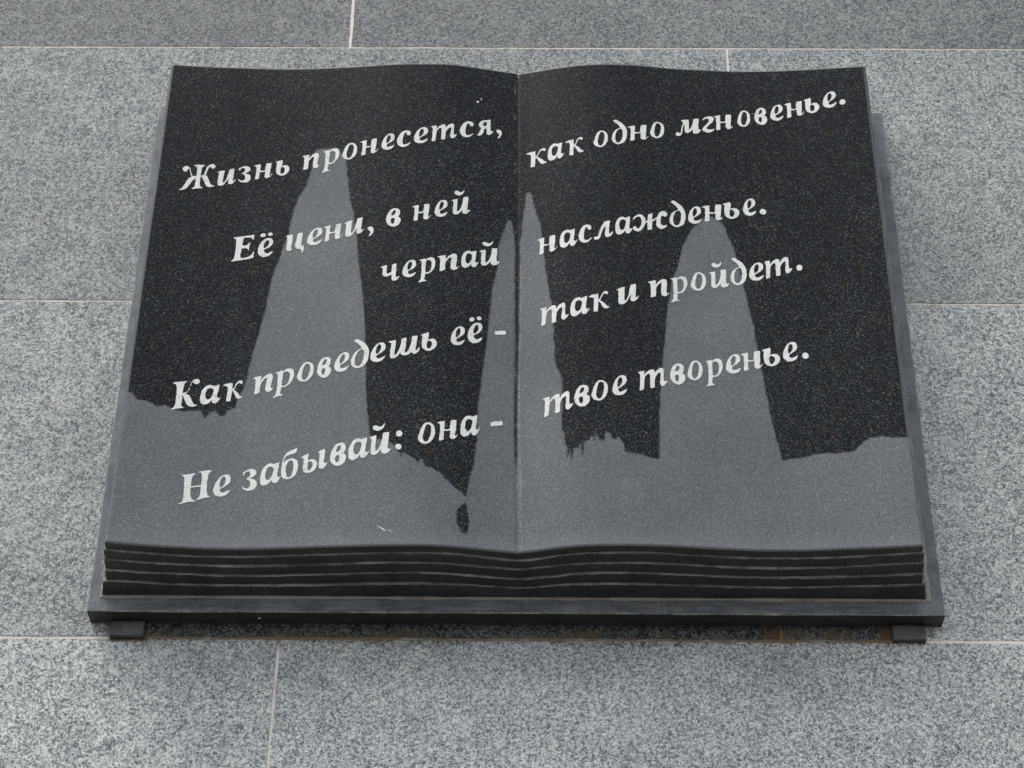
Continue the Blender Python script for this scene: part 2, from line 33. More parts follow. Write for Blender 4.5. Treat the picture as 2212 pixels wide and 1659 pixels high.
LETTERS=[["Ж",1,0.0629,0.1085],["и",1,0.1109,0.1347],["з",1,0.1366,0.1536],["н",1,0.1572,0.1809],["ь",1,0.1849,0.2028],["п",1,0.2187,0.2416],["р",1,0.2435,0.2669],["о",1,0.27,0.2898],["н",1,0.2939,0.3172],["е",1,0.321,0.3384],["с",1,0.3411,0.3597],["е",1,0.363,0.3819],["т",1,0.3849,0.4191],["с",1,0.4227,0.4412],["я",1,0.4444,0.4659],[",",1,0.4699,0.4773],["к",2,0.5092,0.5363],["а",2,0.5377,0.5592],["к",2,0.5604,0.5845],["о",2,0.5976,0.6169],["д",2,0.621,0.6408],["н",2,0.6438,0.6704],["о",2,0.6717,0.6915],["м",2,0.7053,0.7392],["г",2,0.7407,0.757],["н",2,0.758,0.7834],["о",2,0.7881,0.8064],["в",2,0.8114,0.8286],["е",2,0.8325,0.8504],["н",2,0.853,0.8781],["ь",2,0.8795,0.8984],["е",2,0.9028,0.9215],[".",2,0.9238,0.9322],["Е",3,0.1388,0.1687],["ё",3,0.172,0.1918],["ц",3,0.2057,0.2304],["е",3,0.2331,0.2525],["н",3,0.2541,0.278],["и",3,0.281,0.3058],[",",3,0.3092,0.3171],["в",3,0.3323,0.3514],["н",3,0.3658,0.3896],["е",3,0.3937,0.4104],["й",3,0.4144,0.439],["ч",4,0.3289,0.3539],["е",4,0.3565,0.3739],["р",4,0.3756,0.3979],["п",4,0.4006,0.4266],["а",4,0.4291,0.4507],["й",4,0.4513,0.4772],["К",5,0.0873,0.1186],["а",5,0.1199,0.1446],["к",5,0.1457,0.1702],["п",5,0.1825,0.2072],["р",5,0.2062,0.2316],["о",5,0.2343,0.2549],["в",5,0.2583,0.2757],["е",5,0.279,0.2974],["д",5,0.2983,0.3198],["е",5,0.3223,0.3411],["ш",5,0.3433,0.3826],["ь",5,0.3842,0.4033],["е",5,0.4192,0.4367],["ё",5,0.4399,0.4591],["-",5,0.4724,0.4869],["Н",6,0.1083,0.1471],["е",6,0.1474,0.1673],["з",6,0.1798,0.1981],["а",6,0.2006,0.2251],["б",6,0.2252,0.2454],["ы",6,0.2474,0.2798],["в",6,0.2816,0.301],["а",6,0.3027,0.3272],["й",6,0.3264,0.3531],[":",6,0.3578,0.3665],["о",6,0.3842,0.4048],["н",6,0.4075,0.4319],["а",6,0.4337,0.4564],["-",6,0.469,0.4843],["н",7,0.5256,0.5501],["а",7,0.5526,0.5748],["с",7,0.5767,0.5939],["л",7,0.5954,0.62],["а",7,0.6228,0.645],["ж",7,0.6444,0.6887],["д",7,0.6921,0.7128],["е",7,0.7166,0.7342],["н",7,0.7362,0.7629],["ь",7,0.7636,0.7833],["е",7,0.7877,0.8047],[".",7,0.8083,0.8166],["т",8,0.5282,0.5636],["а",8,0.5651,0.5891],["к",8,0.5881,0.6133],["и",8,0.6244,0.6511],["п",8,0.663,0.6882],["р",8,0.6889,0.7123],["о",8,0.7155,0.7358],["й",8,0.7392,0.7638],["д",8,0.7656,0.7859],["е",8,0.7896,0.8086],["т",8,0.8091,0.8445],[".",8,0.8487,0.8565],["т",9,0.5319,0.5679],["в",9,0.5691,0.5881],["о",9,0.5897,0.6101],["е",9,0.6148,0.633],["т",9,0.6461,0.6816],["в",9,0.6849,0.7036],["о",9,0.7058,0.7253],["р",9,0.727,0.7504],["е",9,0.7534,0.7722],["н",9,0.7733,0.799],["ь",9,0.8001,0.8207],["е",9,0.8238,0.8423],[".",9,0.8462,0.8545]]
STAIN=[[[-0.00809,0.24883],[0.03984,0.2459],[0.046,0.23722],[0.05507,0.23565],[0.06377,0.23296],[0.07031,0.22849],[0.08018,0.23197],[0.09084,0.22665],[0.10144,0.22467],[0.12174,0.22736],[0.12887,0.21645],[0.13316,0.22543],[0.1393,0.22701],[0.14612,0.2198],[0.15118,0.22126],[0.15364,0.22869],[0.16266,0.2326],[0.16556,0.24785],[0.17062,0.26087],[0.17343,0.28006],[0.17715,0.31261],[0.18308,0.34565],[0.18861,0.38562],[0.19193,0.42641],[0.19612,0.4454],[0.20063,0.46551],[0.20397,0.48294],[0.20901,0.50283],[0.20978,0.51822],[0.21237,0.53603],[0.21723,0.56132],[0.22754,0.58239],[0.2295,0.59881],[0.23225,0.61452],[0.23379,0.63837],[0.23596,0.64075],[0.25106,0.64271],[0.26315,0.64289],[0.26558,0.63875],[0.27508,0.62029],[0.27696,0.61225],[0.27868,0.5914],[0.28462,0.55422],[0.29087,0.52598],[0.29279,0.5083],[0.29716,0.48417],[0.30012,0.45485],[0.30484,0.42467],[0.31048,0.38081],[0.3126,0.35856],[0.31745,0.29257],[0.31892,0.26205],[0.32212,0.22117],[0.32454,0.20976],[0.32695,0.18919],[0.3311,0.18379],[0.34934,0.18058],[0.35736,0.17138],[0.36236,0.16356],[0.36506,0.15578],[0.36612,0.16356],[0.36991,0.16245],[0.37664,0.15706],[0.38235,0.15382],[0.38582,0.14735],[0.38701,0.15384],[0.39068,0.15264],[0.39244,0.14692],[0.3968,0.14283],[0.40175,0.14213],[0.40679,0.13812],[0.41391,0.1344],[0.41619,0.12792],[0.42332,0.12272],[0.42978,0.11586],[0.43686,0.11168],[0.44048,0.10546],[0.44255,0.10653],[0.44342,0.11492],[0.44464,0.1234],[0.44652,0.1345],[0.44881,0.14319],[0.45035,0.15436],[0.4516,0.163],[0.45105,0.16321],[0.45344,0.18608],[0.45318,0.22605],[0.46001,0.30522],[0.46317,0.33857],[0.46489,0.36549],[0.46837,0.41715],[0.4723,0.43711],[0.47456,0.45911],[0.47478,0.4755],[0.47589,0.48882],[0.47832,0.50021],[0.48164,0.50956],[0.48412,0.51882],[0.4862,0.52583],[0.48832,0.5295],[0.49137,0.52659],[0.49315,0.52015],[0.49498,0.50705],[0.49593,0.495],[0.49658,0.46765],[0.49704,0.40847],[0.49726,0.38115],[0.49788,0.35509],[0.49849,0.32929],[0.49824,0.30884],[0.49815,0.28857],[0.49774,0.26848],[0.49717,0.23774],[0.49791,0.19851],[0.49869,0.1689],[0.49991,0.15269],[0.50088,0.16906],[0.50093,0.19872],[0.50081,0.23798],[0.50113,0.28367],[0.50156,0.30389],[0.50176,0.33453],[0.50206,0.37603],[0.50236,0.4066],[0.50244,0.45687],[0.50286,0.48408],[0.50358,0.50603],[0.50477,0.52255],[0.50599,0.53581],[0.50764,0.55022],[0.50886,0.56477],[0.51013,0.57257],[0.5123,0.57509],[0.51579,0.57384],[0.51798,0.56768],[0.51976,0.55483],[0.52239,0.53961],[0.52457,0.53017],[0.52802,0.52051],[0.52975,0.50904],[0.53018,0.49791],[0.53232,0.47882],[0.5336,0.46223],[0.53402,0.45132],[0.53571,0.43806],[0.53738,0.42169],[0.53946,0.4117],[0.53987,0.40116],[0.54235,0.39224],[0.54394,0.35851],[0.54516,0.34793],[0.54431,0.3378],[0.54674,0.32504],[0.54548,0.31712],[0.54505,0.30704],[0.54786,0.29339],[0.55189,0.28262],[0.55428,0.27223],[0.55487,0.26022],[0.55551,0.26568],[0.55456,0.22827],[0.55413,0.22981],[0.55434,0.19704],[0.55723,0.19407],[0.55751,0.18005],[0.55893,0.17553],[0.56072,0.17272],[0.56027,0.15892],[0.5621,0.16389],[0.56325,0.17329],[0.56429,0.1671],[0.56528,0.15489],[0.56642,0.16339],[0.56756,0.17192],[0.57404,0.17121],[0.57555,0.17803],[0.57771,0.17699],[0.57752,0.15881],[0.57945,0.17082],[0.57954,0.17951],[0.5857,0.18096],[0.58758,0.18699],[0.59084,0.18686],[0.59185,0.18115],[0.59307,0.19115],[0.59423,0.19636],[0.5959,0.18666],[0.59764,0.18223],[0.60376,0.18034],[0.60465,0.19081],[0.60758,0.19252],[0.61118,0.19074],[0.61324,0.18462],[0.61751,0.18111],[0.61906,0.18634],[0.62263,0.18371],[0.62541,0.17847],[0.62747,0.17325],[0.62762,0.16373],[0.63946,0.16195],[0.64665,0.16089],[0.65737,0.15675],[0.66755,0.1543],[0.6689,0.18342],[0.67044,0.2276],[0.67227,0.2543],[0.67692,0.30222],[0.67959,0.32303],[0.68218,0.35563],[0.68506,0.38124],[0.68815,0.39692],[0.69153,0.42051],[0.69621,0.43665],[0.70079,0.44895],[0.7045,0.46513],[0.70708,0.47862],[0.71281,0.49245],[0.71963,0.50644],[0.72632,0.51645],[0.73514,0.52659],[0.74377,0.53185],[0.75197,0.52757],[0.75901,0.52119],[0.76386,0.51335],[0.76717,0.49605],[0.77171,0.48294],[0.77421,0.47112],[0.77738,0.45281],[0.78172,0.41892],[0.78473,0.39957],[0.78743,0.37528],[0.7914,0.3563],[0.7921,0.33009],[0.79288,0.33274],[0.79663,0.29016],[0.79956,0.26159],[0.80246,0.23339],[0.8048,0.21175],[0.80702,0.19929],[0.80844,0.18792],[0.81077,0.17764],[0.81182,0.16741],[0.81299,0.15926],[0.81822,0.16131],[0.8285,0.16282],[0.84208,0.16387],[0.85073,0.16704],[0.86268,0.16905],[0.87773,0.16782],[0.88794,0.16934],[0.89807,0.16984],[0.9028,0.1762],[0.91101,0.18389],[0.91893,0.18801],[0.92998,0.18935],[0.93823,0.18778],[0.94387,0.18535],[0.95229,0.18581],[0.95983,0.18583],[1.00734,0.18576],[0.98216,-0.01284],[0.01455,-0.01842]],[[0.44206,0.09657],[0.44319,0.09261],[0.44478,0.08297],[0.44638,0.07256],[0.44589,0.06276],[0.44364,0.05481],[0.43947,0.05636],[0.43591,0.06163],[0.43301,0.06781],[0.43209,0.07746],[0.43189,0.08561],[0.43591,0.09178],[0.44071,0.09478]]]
SPINE=[[0.49727, 0.78157], [0.49931, 0.46622], [0.49898, 0.2381], [0.50169, 0.09515], [0.5037, 0.03895]]
REL_T=[0.0, 0.00077, 0.00153, 0.0023, 0.00303, 0.00377, 0.00448, 0.00498, 0.00548, 0.00599, 0.00649, 0.007, 0.0074, 0.00758, 0.00776, 0.00793, 0.00811, 0.00812, 0.00773, 0.00735, 0.00696, 0.00658, 0.00607, 0.00551, 0.00495, 0.00439, 0.00383, 0.00328, 0.0021, 0.00093, -0.00024, -0.0011, -0.00177, -0.00243, -0.00292, -0.00292, -0.00292, -0.00292, -0.00292, -0.00292, -0.00249, -0.00093, 0.00109, 0.0031, 0.00491, 0.00673, 0.00882, 0.01091, 0.01278, 0.01442, 0.01598, 0.01447, 0.01247, 0.00996, 0.00762, 0.00535, 0.00327, 0.00189, 0.00051, -0.00087, -0.00158, -0.00212, -0.00266, -0.00266, -0.00266, -0.00266, -0.00215, -0.00114, -0.00013, 0.00089, 0.00235, 0.00382, 0.00522, 0.00602, 0.00682, 0.00763, 0.00824, 0.00881, 0.00938, 0.00994, 0.01051, 0.01062, 0.01062, 0.01062, 0.01062, 0.01034, 0.00995, 0.00955, 0.00915, 0.00875, 0.00835, 0.00767, 0.00686, 0.00605, 0.00524, 0.00443, 0.00354, 0.00266, 0.00177, 0.00089, 0.0]
REL_B=[0.0, 0.00162, 0.00324, 0.00486, 0.00648, 0.00811, 0.00904, 0.00997, 0.0109, 0.01183, 0.01276, 0.01369, 0.01401, 0.01427, 0.01453, 0.01479, 0.01468, 0.01457, 0.01446, 0.01416, 0.01359, 0.01302, 0.01244, 0.01182, 0.01115, 0.01047, 0.00979, 0.00909, 0.00835, 0.00762, 0.00689, 0.00636, 0.00583, 0.0053, 0.00477, 0.00458, 0.00447, 0.00436, 0.00426, 0.00457, 0.00488, 0.00549, 0.00656, 0.00785, 0.00937, 0.01116, 0.01298, 0.0148, 0.01647, 0.01798, 0.0195, 0.01959, 0.01824, 0.01571, 0.01317, 0.01064, 0.00811, 0.00634, 0.00458, 0.00361, 0.00297, 0.00233, 0.00217, 0.00202, 0.00186, 0.0017, 0.00195, 0.0026, 0.00325, 0.00391, 0.00456, 0.00557, 0.00659, 0.0076, 0.00861, 0.00963, 0.01027, 0.01092, 0.01157, 0.01222, 0.01287, 0.01283, 0.0128, 0.01276, 0.01273, 0.01269, 0.01251, 0.01172, 0.01094, 0.01015, 0.00937, 0.00858, 0.0078, 0.00699, 0.00601, 0.00502, 0.00403, 0.00304, 0.00203, 0.00101, 0.0]
# ---------------------------------------------------------------- geometry constants (metres)
SLAB_H, SLAB_T = 0.7921, 0.0275      # backing slab height and thickness (its width is 1 m)
TB = 0.0956                          # how far the open pages stand in front of the backing slab
X0, X1, Z0, Z1, Q = 0.0312, 0.9642, 0.0361, 0.7885, 0.0150
WALL_Y = SLAB_T
_us = np.linspace(0, 1, 1601)
def _gs(a, s):
    k = np.exp(-0.5*(np.arange(-4*s, 4*s+1)/s)**2); k /= k.sum()
    return np.convolve(np.pad(a, 4*s, mode='reflect', reflect_type='odd'), k, 'valid')
_w = np.exp(-((_us-0.502)/0.02)**2)
def _mk(v):
    r = np.interp(_us, np.linspace(0, 1, len(v)), v)
    return _gs(r, 20)*(1-_w)+_gs(r, 6)*_w
_rt, _rb = _mk(REL_T), _mk(REL_B)
def relief(x, z=0.0):
    """how far the open page falls back from its outer edge: the left/right swell and the gutter"""
    u = (np.asarray(x, float)-X0)/(X1-X0); w = np.clip((np.asarray(z, float)-Z0)/(Z1-Z0), 0, 1)
    return np.interp(u, _us, _rt)*w+np.interp(u, _us, _rb)*(1-w)

rng = np.random.default_rng(7)
def smooth_noise(n, step):            # 1-D value noise, n samples, a knot every `step` samples
    k = rng.normal(size=n//step+4)
    t = np.arange(n)/step; i = t.astype(int); f = t-i; f = f*f*(3-2*f)
    return k[i]*(1-f)+k[i+1]*f

# ---------------------------------------------------------------- object helpers
def link(o, parent=None):
    COL.objects.link(o)
    if parent is not None: o.parent = parent
    return o
def mesh_obj(name, V, F, mats, parent=None, origin=(0, 0, 0), smooth=False, attrs=None, fmat=None):
    V = np.asarray(V, float) - np.asarray(origin, float)
    me = bpy.data.meshes.new(name)
    me.from_pydata(V.tolist(), [], [list(f) for f in F])
    for m in (mats if isinstance(mats, (list, tuple)) else [mats]): me.materials.append(m)
    if smooth: me.polygons.foreach_set('use_smooth', [True]*len(me.polygons))
    if fmat is not None: me.polygons.foreach_set('material_index', fmat)
    if attrs:
        for k, a in attrs.items():
            at = me.attributes.new(k, 'FLOAT', 'POINT'); at.data.foreach_set('value', np.asarray(a, np.float32))
    me.update()
    o = bpy.data.objects.new(name, me)
    return link(o, parent)
def empty(name, loc, **props):
    o = bpy.data.objects.new(name, None); o.empty_display_size = 0.05; o.location = loc
    for k, v in props.items(): o[k] = v
    return link(o)
def tag(o, **props):
    for k, v in props.items(): o[k] = v
    return o

# ---------------------------------------------------------------- material helpers
class NT:
    def __init__(s, name):
        s.m = bpy.data.materials.new(name); s.m.use_nodes = True
        s.t = s.m.node_tree; s.b = s.t.nodes['Principled BSDF']
    def n(s, typ, **kw):
        nd = s.t.nodes.new(typ)
        for k, v in kw.items():
            if k == 'i':
                for kk, vv in v.items():
                    if isinstance(vv, bpy.types.NodeSocket): s.t.links.new(vv, nd.inputs[kk])
                    else: nd.inputs[kk].default_value = vv
            else: setattr(nd, k, v)
        return nd
    def math(s, op, a, b=None, c=None, clamp=False):
        nd = s.t.nodes.new('ShaderNodeMath'); nd.operation = op; nd.use_clamp = clamp
        for i, v in enumerate((a, b, c)):
            if v is None: continue
            if isinstance(v, bpy.types.NodeSocket): s.t.links.new(v, nd.inputs[i])
            else: nd.inputs[i].default_value = v
        return nd.outputs[0]
    def mix(s, f, a, b, mode='MIX'):
        nd = s.t.nodes.new('ShaderNodeMix'); nd.data_type = 'RGBA'; nd.blend_type = mode
        for i, v in ((0, f), (6, a), (7, b)):
            if isinstance(v, bpy.types.NodeSocket): s.t.links.new(v, nd.inputs[i])
            elif i == 0: nd.inputs[0].default_value = v
            else: nd.inputs[i].default_value = (*v, 1) if len(v) == 3 else v
        return nd.outputs[2]
    def ramp(s, f, stops, interp='LINEAR'):
        nd = s.t.nodes.new('ShaderNodeValToRGB'); r = nd.color_ramp; r.interpolation = interp
        while len(r.elements) < len(stops): r.elements.new(0.5)
        for e, (p, c) in zip(r.elements, stops):
            e.position = p; e.color = (*c, 1) if len(c) == 3 else c
        s.t.links.new(f, nd.inputs[0]); return nd.outputs[0]
    def smooth(s, v, a, b):
        nd = s.t.nodes.new('ShaderNodeMapRange'); nd.interpolation_type = 'SMOOTHSTEP'
        s.t.links.new(v, nd.inputs[0]); nd.inputs[1].default_value = a; nd.inputs[2].default_value = b
        return nd.outputs[0]
    def noise(s, vec, scale, detail=2, rough=0.5, dist=0.0):
        return s.n('ShaderNodeTexNoise', i={'Vector': vec, 'Scale': scale, 'Detail': detail, 'Roughness': rough, 'Distortion': dist}).outputs[0]
    def vor(s, vec, scale, rnd=1.0):
        return s.n('ShaderNodeTexVoronoi', i={'Vector': vec, 'Scale': scale, 'Randomness': rnd})
    def pos(s, scale=(1, 1, 1), offset=None):
        g = s.n('ShaderNodeNewGeometry').outputs['Position']
        if offset is not None:
            g = s.n('ShaderNodeVectorMath', operation='ADD', i={0: g, 1: offset}).outputs[0]
        if scale != (1, 1, 1):
            g = s.n('ShaderNodeVectorMath', operation='MULTIPLY', i={0: g, 1: scale}).outputs[0]
        return g
    def sep(s, v):
        nd = s.n('ShaderNodeSeparateXYZ', i={0: v}); return nd.outputs
    def out(s, col, rough, bump=None, spec=0.5):
        for k, v in (('Base Color', col), ('Roughness', rough), ('Specular IOR Level', spec)):
            if isinstance(v, bpy.types.NodeSocket): s.t.links.new(v, s.b.inputs[k])
            else: s.b.inputs[k].default_value = v if not isinstance(v, tuple) or len(v) == 4 else (*v, 1)
        if bump:
            h, st, d = bump
            bn = s.n('ShaderNodeBump', i={'Height': h, 'Strength': st, 'Distance': d})
            s.t.links.new(bn.outputs[0], s.b.inputs['Normal'])
        return s.m

def granite_wall():
    s = NT('grey_granite')
    info = s.n('ShaderNodeObjectInfo')
    off = s.n('ShaderNodeCombineXYZ', i={0: s.math('MULTIPLY', info.outputs['Random'], 37.0), 1: s.math('MULTIPLY', info.outputs['Random'], 91.0), 2: s.math('MULTIPLY', info.outputs['Random'], 53.0)}).outputs[0]
    P = s.pos(offset=off); W = s.pos()
    warp = s.n('ShaderNodeTexNoise', i={'Vector': P, 'Scale': 260.0, 'Detail': 2.0}).outputs[1]
    Pw = s.n('ShaderNodeVectorMath', operation='MULTIPLY_ADD', i={0: warp, 1: (0.003, 0.003, 0.003), 2: P}).outputs[0]
    v1 = s.vor(Pw, 450.0); c1 = s.sep(v1.outputs['Color'])
    v2 = s.vor(Pw, 790.0); c2 = s.sep(v2.outputs['Color'])
    n1 = s.noise(P, 175.0, 4, 0.68); n2 = s.noise(P, 620.0, 2, 0.6); n3 = s.noise(P, 26.0, 3, 0.6); n4 = s.noise(P, 3.6, 3, 0.5)
    # how much dark mica there is at each point
    d = s.math('ADD', s.math('MULTIPLY', c1[0], 0.30), s.math('MULTIPLY', c2[0], 0.30))
    d = s.math('ADD', d, s.math('MULTIPLY', n1, 0.62)); d = s.math('ADD', d, s.math('MULTIPLY', n2, 0.5))
    d = s.math('ADD', d, s.math('MULTIPLY', s.math('SUBTRACT', n3, 0.5), 0.22))
    col = s.ramp(s.smooth(d, 0.56, 1.14), [(0.0, (0.045, 0.049, 0.051)), (0.20, (0.105, 0.112, 0.115)), (0.34, (0.235, 0.247, 0.245)), (0.58, (0.335, 0.347, 0.342)), (0.8, (0.45, 0.46, 0.45)), (1.0, (0.66, 0.66, 0.63))])
    tint = s.ramp(c2[1], [(0.0, (0.90, 1.0, 1.03)), (0.3, (0.95, 1.03, 0.98)), (0.5, (1, 1, 1)), (0.75, (1.05, 0.99, 1.03)), (1.0, (1.08, 1.01, 0.92))])
    col = s.mix(1.0, col, tint, 'MULTIPLY')
    g = s.math('ADD', 0.70, s.math('MULTIPLY', n4, 0.56))
    col = s.mix(1.0, col, s.n('ShaderNodeCombineXYZ', i={0: g, 1: g, 2: g}).outputs[0], 'MULTIPLY')
    wf = s.math('MULTIPLY', s.math('GREATER_THAN', c1[2], 0.955), s.math('LESS_THAN', v1.outputs['Distance'], 0.5))
    col = s.mix(s.math('MULTIPLY', wf, 0.75), col, (0.70, 0.69, 0.64))
    # some slabs are paler-grained and calmer than others (carried by the object's alpha)
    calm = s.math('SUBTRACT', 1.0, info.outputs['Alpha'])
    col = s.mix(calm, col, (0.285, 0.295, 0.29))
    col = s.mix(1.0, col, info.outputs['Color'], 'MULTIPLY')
    wp = s.sep(W)
    # damp, dirty stone kept from drying by the plaque: between its underside and the joint
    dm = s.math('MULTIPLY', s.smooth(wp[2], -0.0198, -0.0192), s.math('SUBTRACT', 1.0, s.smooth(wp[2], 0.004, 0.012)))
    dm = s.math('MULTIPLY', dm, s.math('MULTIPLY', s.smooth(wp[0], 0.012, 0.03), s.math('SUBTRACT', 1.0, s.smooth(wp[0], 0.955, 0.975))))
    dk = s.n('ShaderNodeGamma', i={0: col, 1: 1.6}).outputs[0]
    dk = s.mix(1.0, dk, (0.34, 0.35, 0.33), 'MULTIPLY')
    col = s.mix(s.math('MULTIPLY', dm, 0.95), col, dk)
    # rusty wash that has run along the joint under the plaque and round its two supports
    wob = s.math('MULTIPLY', s.math('SUBTRACT', s.noise(W, 16.0, 4, 0.6), 0.5), 0.026)
    dz = s.math('ADD', s.math('SUBTRACT', wp[2], -0.0185), wob)
    m = s.math('MULTIPLY', s.smooth(dz, -0.0035, 0.0005), s.math('SUBTRACT', 1.0, s.smooth(dz, 0.004, 0.016)))
    m = s.math('MULTIPLY', m, s.math('MULTIPLY', s.smooth(wp[0], 0.015, 0.05), s.math('SUBTRACT', 1.0, s.smooth(wp[0], 0.962, 0.985))))
    m = s.math('MULTIPLY', m, s.smooth(s.noise(W, 14.0, 3, 0.6), 0.46, 0.62))
    col = s.mix(s.math('MULTIPLY', m, 0.62), col, s.ramp(s.noise(W, 28.0, 2), [(0.35, (0.075, 0.067, 0.05)), (0.62, (0.085, 0.058, 0.034))]))
    # faint damp bloom and the plaque's dark reflection, painted in just under the joint
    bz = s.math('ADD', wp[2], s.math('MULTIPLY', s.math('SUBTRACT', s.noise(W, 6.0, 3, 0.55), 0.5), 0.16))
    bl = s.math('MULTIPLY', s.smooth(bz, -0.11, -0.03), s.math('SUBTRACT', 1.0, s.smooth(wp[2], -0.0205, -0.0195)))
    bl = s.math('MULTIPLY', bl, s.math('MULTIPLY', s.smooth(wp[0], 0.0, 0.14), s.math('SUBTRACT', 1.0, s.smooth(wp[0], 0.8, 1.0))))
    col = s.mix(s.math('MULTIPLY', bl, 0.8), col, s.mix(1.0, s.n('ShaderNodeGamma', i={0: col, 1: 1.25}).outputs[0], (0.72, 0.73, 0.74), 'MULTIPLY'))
    def box(xa, xb, za, zb, e=0.003):
        f = s.math('MULTIPLY', s.smooth(wp[0], xa-e, xa+e), s.math('SUBTRACT', 1.0, s.smooth(wp[0], xb-e, xb+e)))
        return s.math('MULTIPLY', f, s.math('MULTIPLY', s.smooth(wp[2], za-e*0.5, za+e*0.5), s.math('SUBTRACT', 1.0, s.smooth(wp[2], zb-e*0.5, zb+e*0.5))))
    rag_ = s.smooth(s.noise(W, 70.0, 4, 0.7), 0.36, 0.56)
    ring = s.math('MAXIMUM', box(0.0215, 0.0715, -0.0255, -0.012), box(0.925, 0.944, -0.0185, 0.004))
    ring = s.math('MAXIMUM', ring, box(0.79, 0.813, -0.0185, 0.0))
    col = s.mix(s.math('MULTIPLY', s.math('MULTIPLY', ring, rag_), 0.8), col, (0.105, 0.055, 0.026))
    # lime and dirt spots
    sp = s.vor(P, 19.0); cs = s.sep(sp.outputs['Color'])
    spot = s.math('MULTIPLY', s.math('LESS_THAN', sp.outputs['Distance'], 0.045), s.math('GREATER_THAN', cs[0], 0.72))
    col = s.mix(s.math('MULTIPLY', spot, 0.7), col, (0.6, 0.57, 0.46))
    rough = s.math('ADD', 0.07, s.math('MULTIPLY', n3, 0.10))
    return s.out(col, rough, (n2, 0.02, 0.0003), 0.62)

def black_granite(name, base, dusty, dust_amount, streak=None, rough=0.3, spec=0.5, vec_scale=(1, 1, 1), sides=False):
    """dark gabbro; `dusty` is the colour of its unpolished / dusty skin"""
    s = NT(name); P = s.pos(vec_scale)
    v = s.vor(P, 900.0); c = s.sep(v.outputs['Color'])
    n1 = s.noise(P, 420.0, 3, 0.7); n2 = s.noise(P, 40.0, 4, 0.6); n3 = s.noise(P, 7.0, 3, 0.5)
    k = s.math('ADD', s.math('MULTIPLY', c[0], 0.5), s.math('MULTIPLY', n1, 0.5))
    col = s.mix(s.smooth(k, 0.45, 0.95), base, tuple(min(1, b*3.4) for b in base))
    col = s.mix(s.math('MULTIPLY', s.math('GREATER_THAN', c[1], 0.93), 0.5), col, (0.15, 0.13, 0.09))
    if dust_amount > 0:
        dm = s.math('MULTIPLY', s.smooth(s.math('ADD', s.math('MULTIPLY', n2, 0.6), s.math('MULTIPLY', n1, 0.4)), 0.3, 0.62), dust_amount)
        if streak:
            st = s.noise(s.pos(streak), 60.0, 4, 0.65)
            if sides:
                px = s.sep(s.pos())[0]
                sm_ = s.math('SUBTRACT', 1.0, s.math('MULTIPLY', s.smooth(px, 0.022, 0.034), s.math('SUBTRACT', 1.0, s.smooth(px, 0.966, 0.978))))
                stv = s.math('ADD', s.noise(s.pos((5.0, 1, 0.22)), 60.0, 4, 0.65), 0.13)
                st = s.math('ADD', s.math('MULTIPLY', st, s.math('SUBTRACT', 1.0, sm_)), s.math('MULTIPLY', stv, sm_))
            dm = s.math('MULTIPLY', dm, s.smooth(st, 0.28, 0.62))
        dm = s.math('MULTIPLY', dm, s.math('ADD', 0.7, s.math('MULTIPLY', n3, 0.6)), clamp=True)
        col = s.mix(dm, col, dusty)
    return s.out(col, rough, (n1, 0.12, 0.0005), spec)

